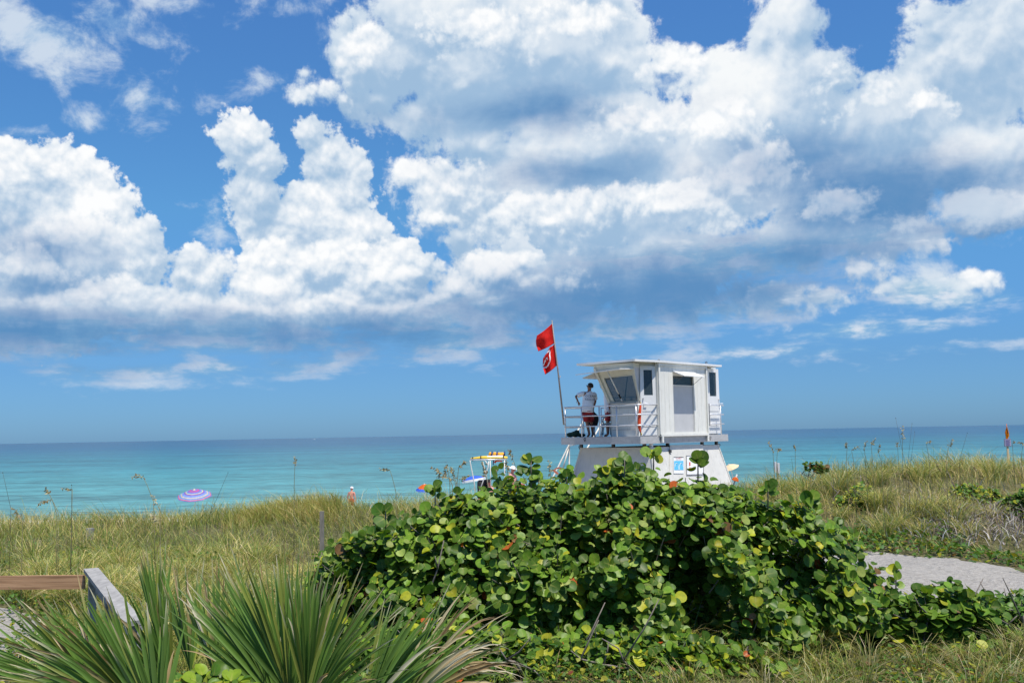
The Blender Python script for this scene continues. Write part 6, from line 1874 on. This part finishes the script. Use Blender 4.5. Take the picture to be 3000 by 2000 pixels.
# thin white marker seen nearly edge on
q = at(2275, 1356, 26.5); gq = float(ground(q.x, 26.5))
mk = empty('marker_post', (q.x, 26.5, gq), 'thin white marker post with narrow boards on the dune ridge', 'marker post')
MB().box((q.x + 0.03, 26.5, (q.z - 0.2 + gq) / 2 - 0.05), (0.05, 0.05, q.z - 0.2 - gq + 0.4)).build('post', M['pipe_white'], mk)
for dx, top in ((-0.045, 0.03), (0.03, 0.0)):
    MB().box((q.x + dx, 26.45, q.z - 0.13 + top), (0.05, 0.09, 0.27)).build('board', M['white_clean'], mk)
# dune notice with its own warning flag
q = at(2952, 1296, 27.5); gq = float(ground(q.x, 27.5)); ws, hs = 0.185, 0.205
ns_ = empty('notice_board', (q.x, 27.5, gq), 'small dune notice on a wooden stake below the orange flag', 'sign')
MB().box((q.x + 0.005, 27.53, (q.z + 0.1 + gq - 0.3) / 2), (0.045, 0.04, q.z + 0.1 - gq + 0.3)).build('stake', M['tan'], ns_)
bd_ = MB().box((q.x, 27.5, q.z), (ws, 0.012, hs)).build('board', mat_plain('mauve sign edge', (0.20, 0.13, 0.22), 0.6, 0.1), ns_)
MB().box((q.x, 27.491, q.z), (ws * 0.88, 0.006, hs * 0.89)).build('face', mat_plain('lilac sign face', (0.50, 0.46, 0.60), 0.6, 0.06), ns_)
ln = MB()
for i in range(6): ln.box((q.x + (-0.008 if i % 2 else 0.0), 27.486, q.z + hs * (0.34 - 0.135 * i)), (ws * (0.62 if i % 2 else 0.72), 0.003, 0.011))
ln.build('lines', mat_plain('violet print', (0.10, 0.06, 0.20), 0.7, 0.1), ns_)
t_ = at(2949, 1241, 27.55)
fp = tag(MB().tube([(q.x - 0.01, 27.56, gq - 0.1), tuple(t_)], [0.012, 0.009], 6).build('flag_stick', M['terracotta'], None, smooth=True), 'thin red stick carrying the orange flag', 'flagpole')
flag('flag', 'limp orange flag with a dark patch above the dune notice', [(2949, 1246), (2949, 1262), (2949, 1276), (2948, 1287)], [(2951, 1250), (2955, 1264), (2957, 1275), (2951, 1287)], 27.5, M['flag_orange'], 0.02)
flag('flag', 'left fold of the orange flag beside its stick', [(2949, 1246), (2949, 1262), (2949, 1276), (2948, 1287)], [(2947, 1256), (2944.5, 1266), (2945, 1270), (2947, 1287)], 27.52, M['flag_orange'], 0.02)
o1, o2 = [o for o in C.objects if o.name.startswith('flag') and o.get('label', '').find('orange') >= 0 and o.type == 'MESH' and o.name.split('.')[0] == 'flag']
o2.parent = o1; o2.name = 'fold'
for k_ in ('label', 'category'):
    if k_ in o2: del o2[k_]
dk2 = MB(); dk2.prism([at(2951, 1258, 27.44), at(2953.5, 1262, 27.44), at(2954, 1271, 27.44), at(2952, 1268, 27.44)], Vector((0, 0.01, 0))); dk2.build('dark_patch', M['black'], o1)

# ------------------------------------------------------------------ railing by the sand corner
c1, c2 = at(250, 1684, 12.6), at(-420, 1745, 12.6)
rail = empty('wooden_railing', (c1.x, 12.6, float(ground(c1.x, 12.6))), 'low timber railing with a new tan plank and a silvered handrail at the left', 'railing')
zt_ = c1.z
MB().prism([Vector((c1.x - 0.02, 12.6, zt_)), Vector((c2.x, 12.9, zt_ - 0.02)), Vector((c2.x, 12.9, zt_ - 0.185)), Vector((c1.x - 0.02, 12.6, zt_ - 0.17))], Vector((0.006, 0.045, 0))).build('plank', M['plank'], rail)
n1 = at(390, 1825, 9.3); f1_ = Vector((c1.x + 0.06, 12.62, zt_ + 0.06)); n1 = Vector((n1.x, n1.y, n1.z))
MB().bar(f1_, n1, 0.17, 0.045).build('handrail', M['grey_wood'], rail)
dd = (n1 - f1_).normalized(); sd_ = dd.cross(UP).normalized()
MB().bar(f1_ - UP * 0.14 - sd_ * 0.06, n1 - UP * 0.14 - sd_ * 0.06, 0.045, 0.22).build('side_board', M['grey_wood'], rail)
for f_ in (0.03, 0.5, 0.97):
    p = f1_.lerp(n1, f_); gq = float(ground(p.x, p.y))
    MB().box((p.x + 0.01, p.y, (gq - 0.2 + p.z - 0.03) / 2), (0.09, 0.09, p.z - 0.03 - gq + 0.2), dd, sd_, UP).build('post', M['grey_wood'], rail)
gq = float(ground(c2.x * 0.5 + c1.x * 0.5, 12.75)); MB().box(((c1.x + c2.x) / 2, 12.80, (gq - 0.2 + zt_) / 2 - 0.02), (0.09, 0.09, zt_ - gq + 0.16)).build('post', M['grey_wood'], rail)

# ------------------------------------------------------------------ far white motor boat on the horizon
bw = at(921, 1284.5, 3200); 
bt = MB(); L_ = 8.0
secs = [(-L_ / 2, 1.3, 0.9), (-L_ / 4, 1.5, 1.0), (L_ / 6, 1.4, 1.15), (L_ / 2, 0.05, 1.5)]
vs = []
for x_, w_, h_ in secs: vs += [Vector((bw.x + x_, 3200 - w_, SEA_Z + h_)), Vector((bw.x + x_, 3200 + w_, SEA_Z + h_)), Vector((bw.x + x_, 3200 + w_ * 0.6, SEA_Z - 0.2)), Vector((bw.x + x_, 3200 - w_ * 0.6, SEA_Z - 0.2))]
bt.add(vs, [(3, 2, 1, 0), (12, 13, 14, 15)] + [(i * 4 + j, i * 4 + (j + 1) % 4, i * 4 + 4 + (j + 1) % 4, i * 4 + 4 + j) for i in range(3) for j in range(4)])
boat = tag(bt.build('motor_boat', M['white_clean']), 'tiny white motor boat far out on the horizon', 'boat')
MB().prism([Vector((bw.x - 1.5, 3199, SEA_Z + 1.0)), Vector((bw.x + 1.2, 3199, SEA_Z + 1.0)), Vector((bw.x + 0.6, 3199.2, SEA_Z + 2.6)), Vector((bw.x - 1.4, 3199.2, SEA_Z + 2.6))], Vector((0, 1.8, 0))).build('cabin', M['white_clean'], boat)
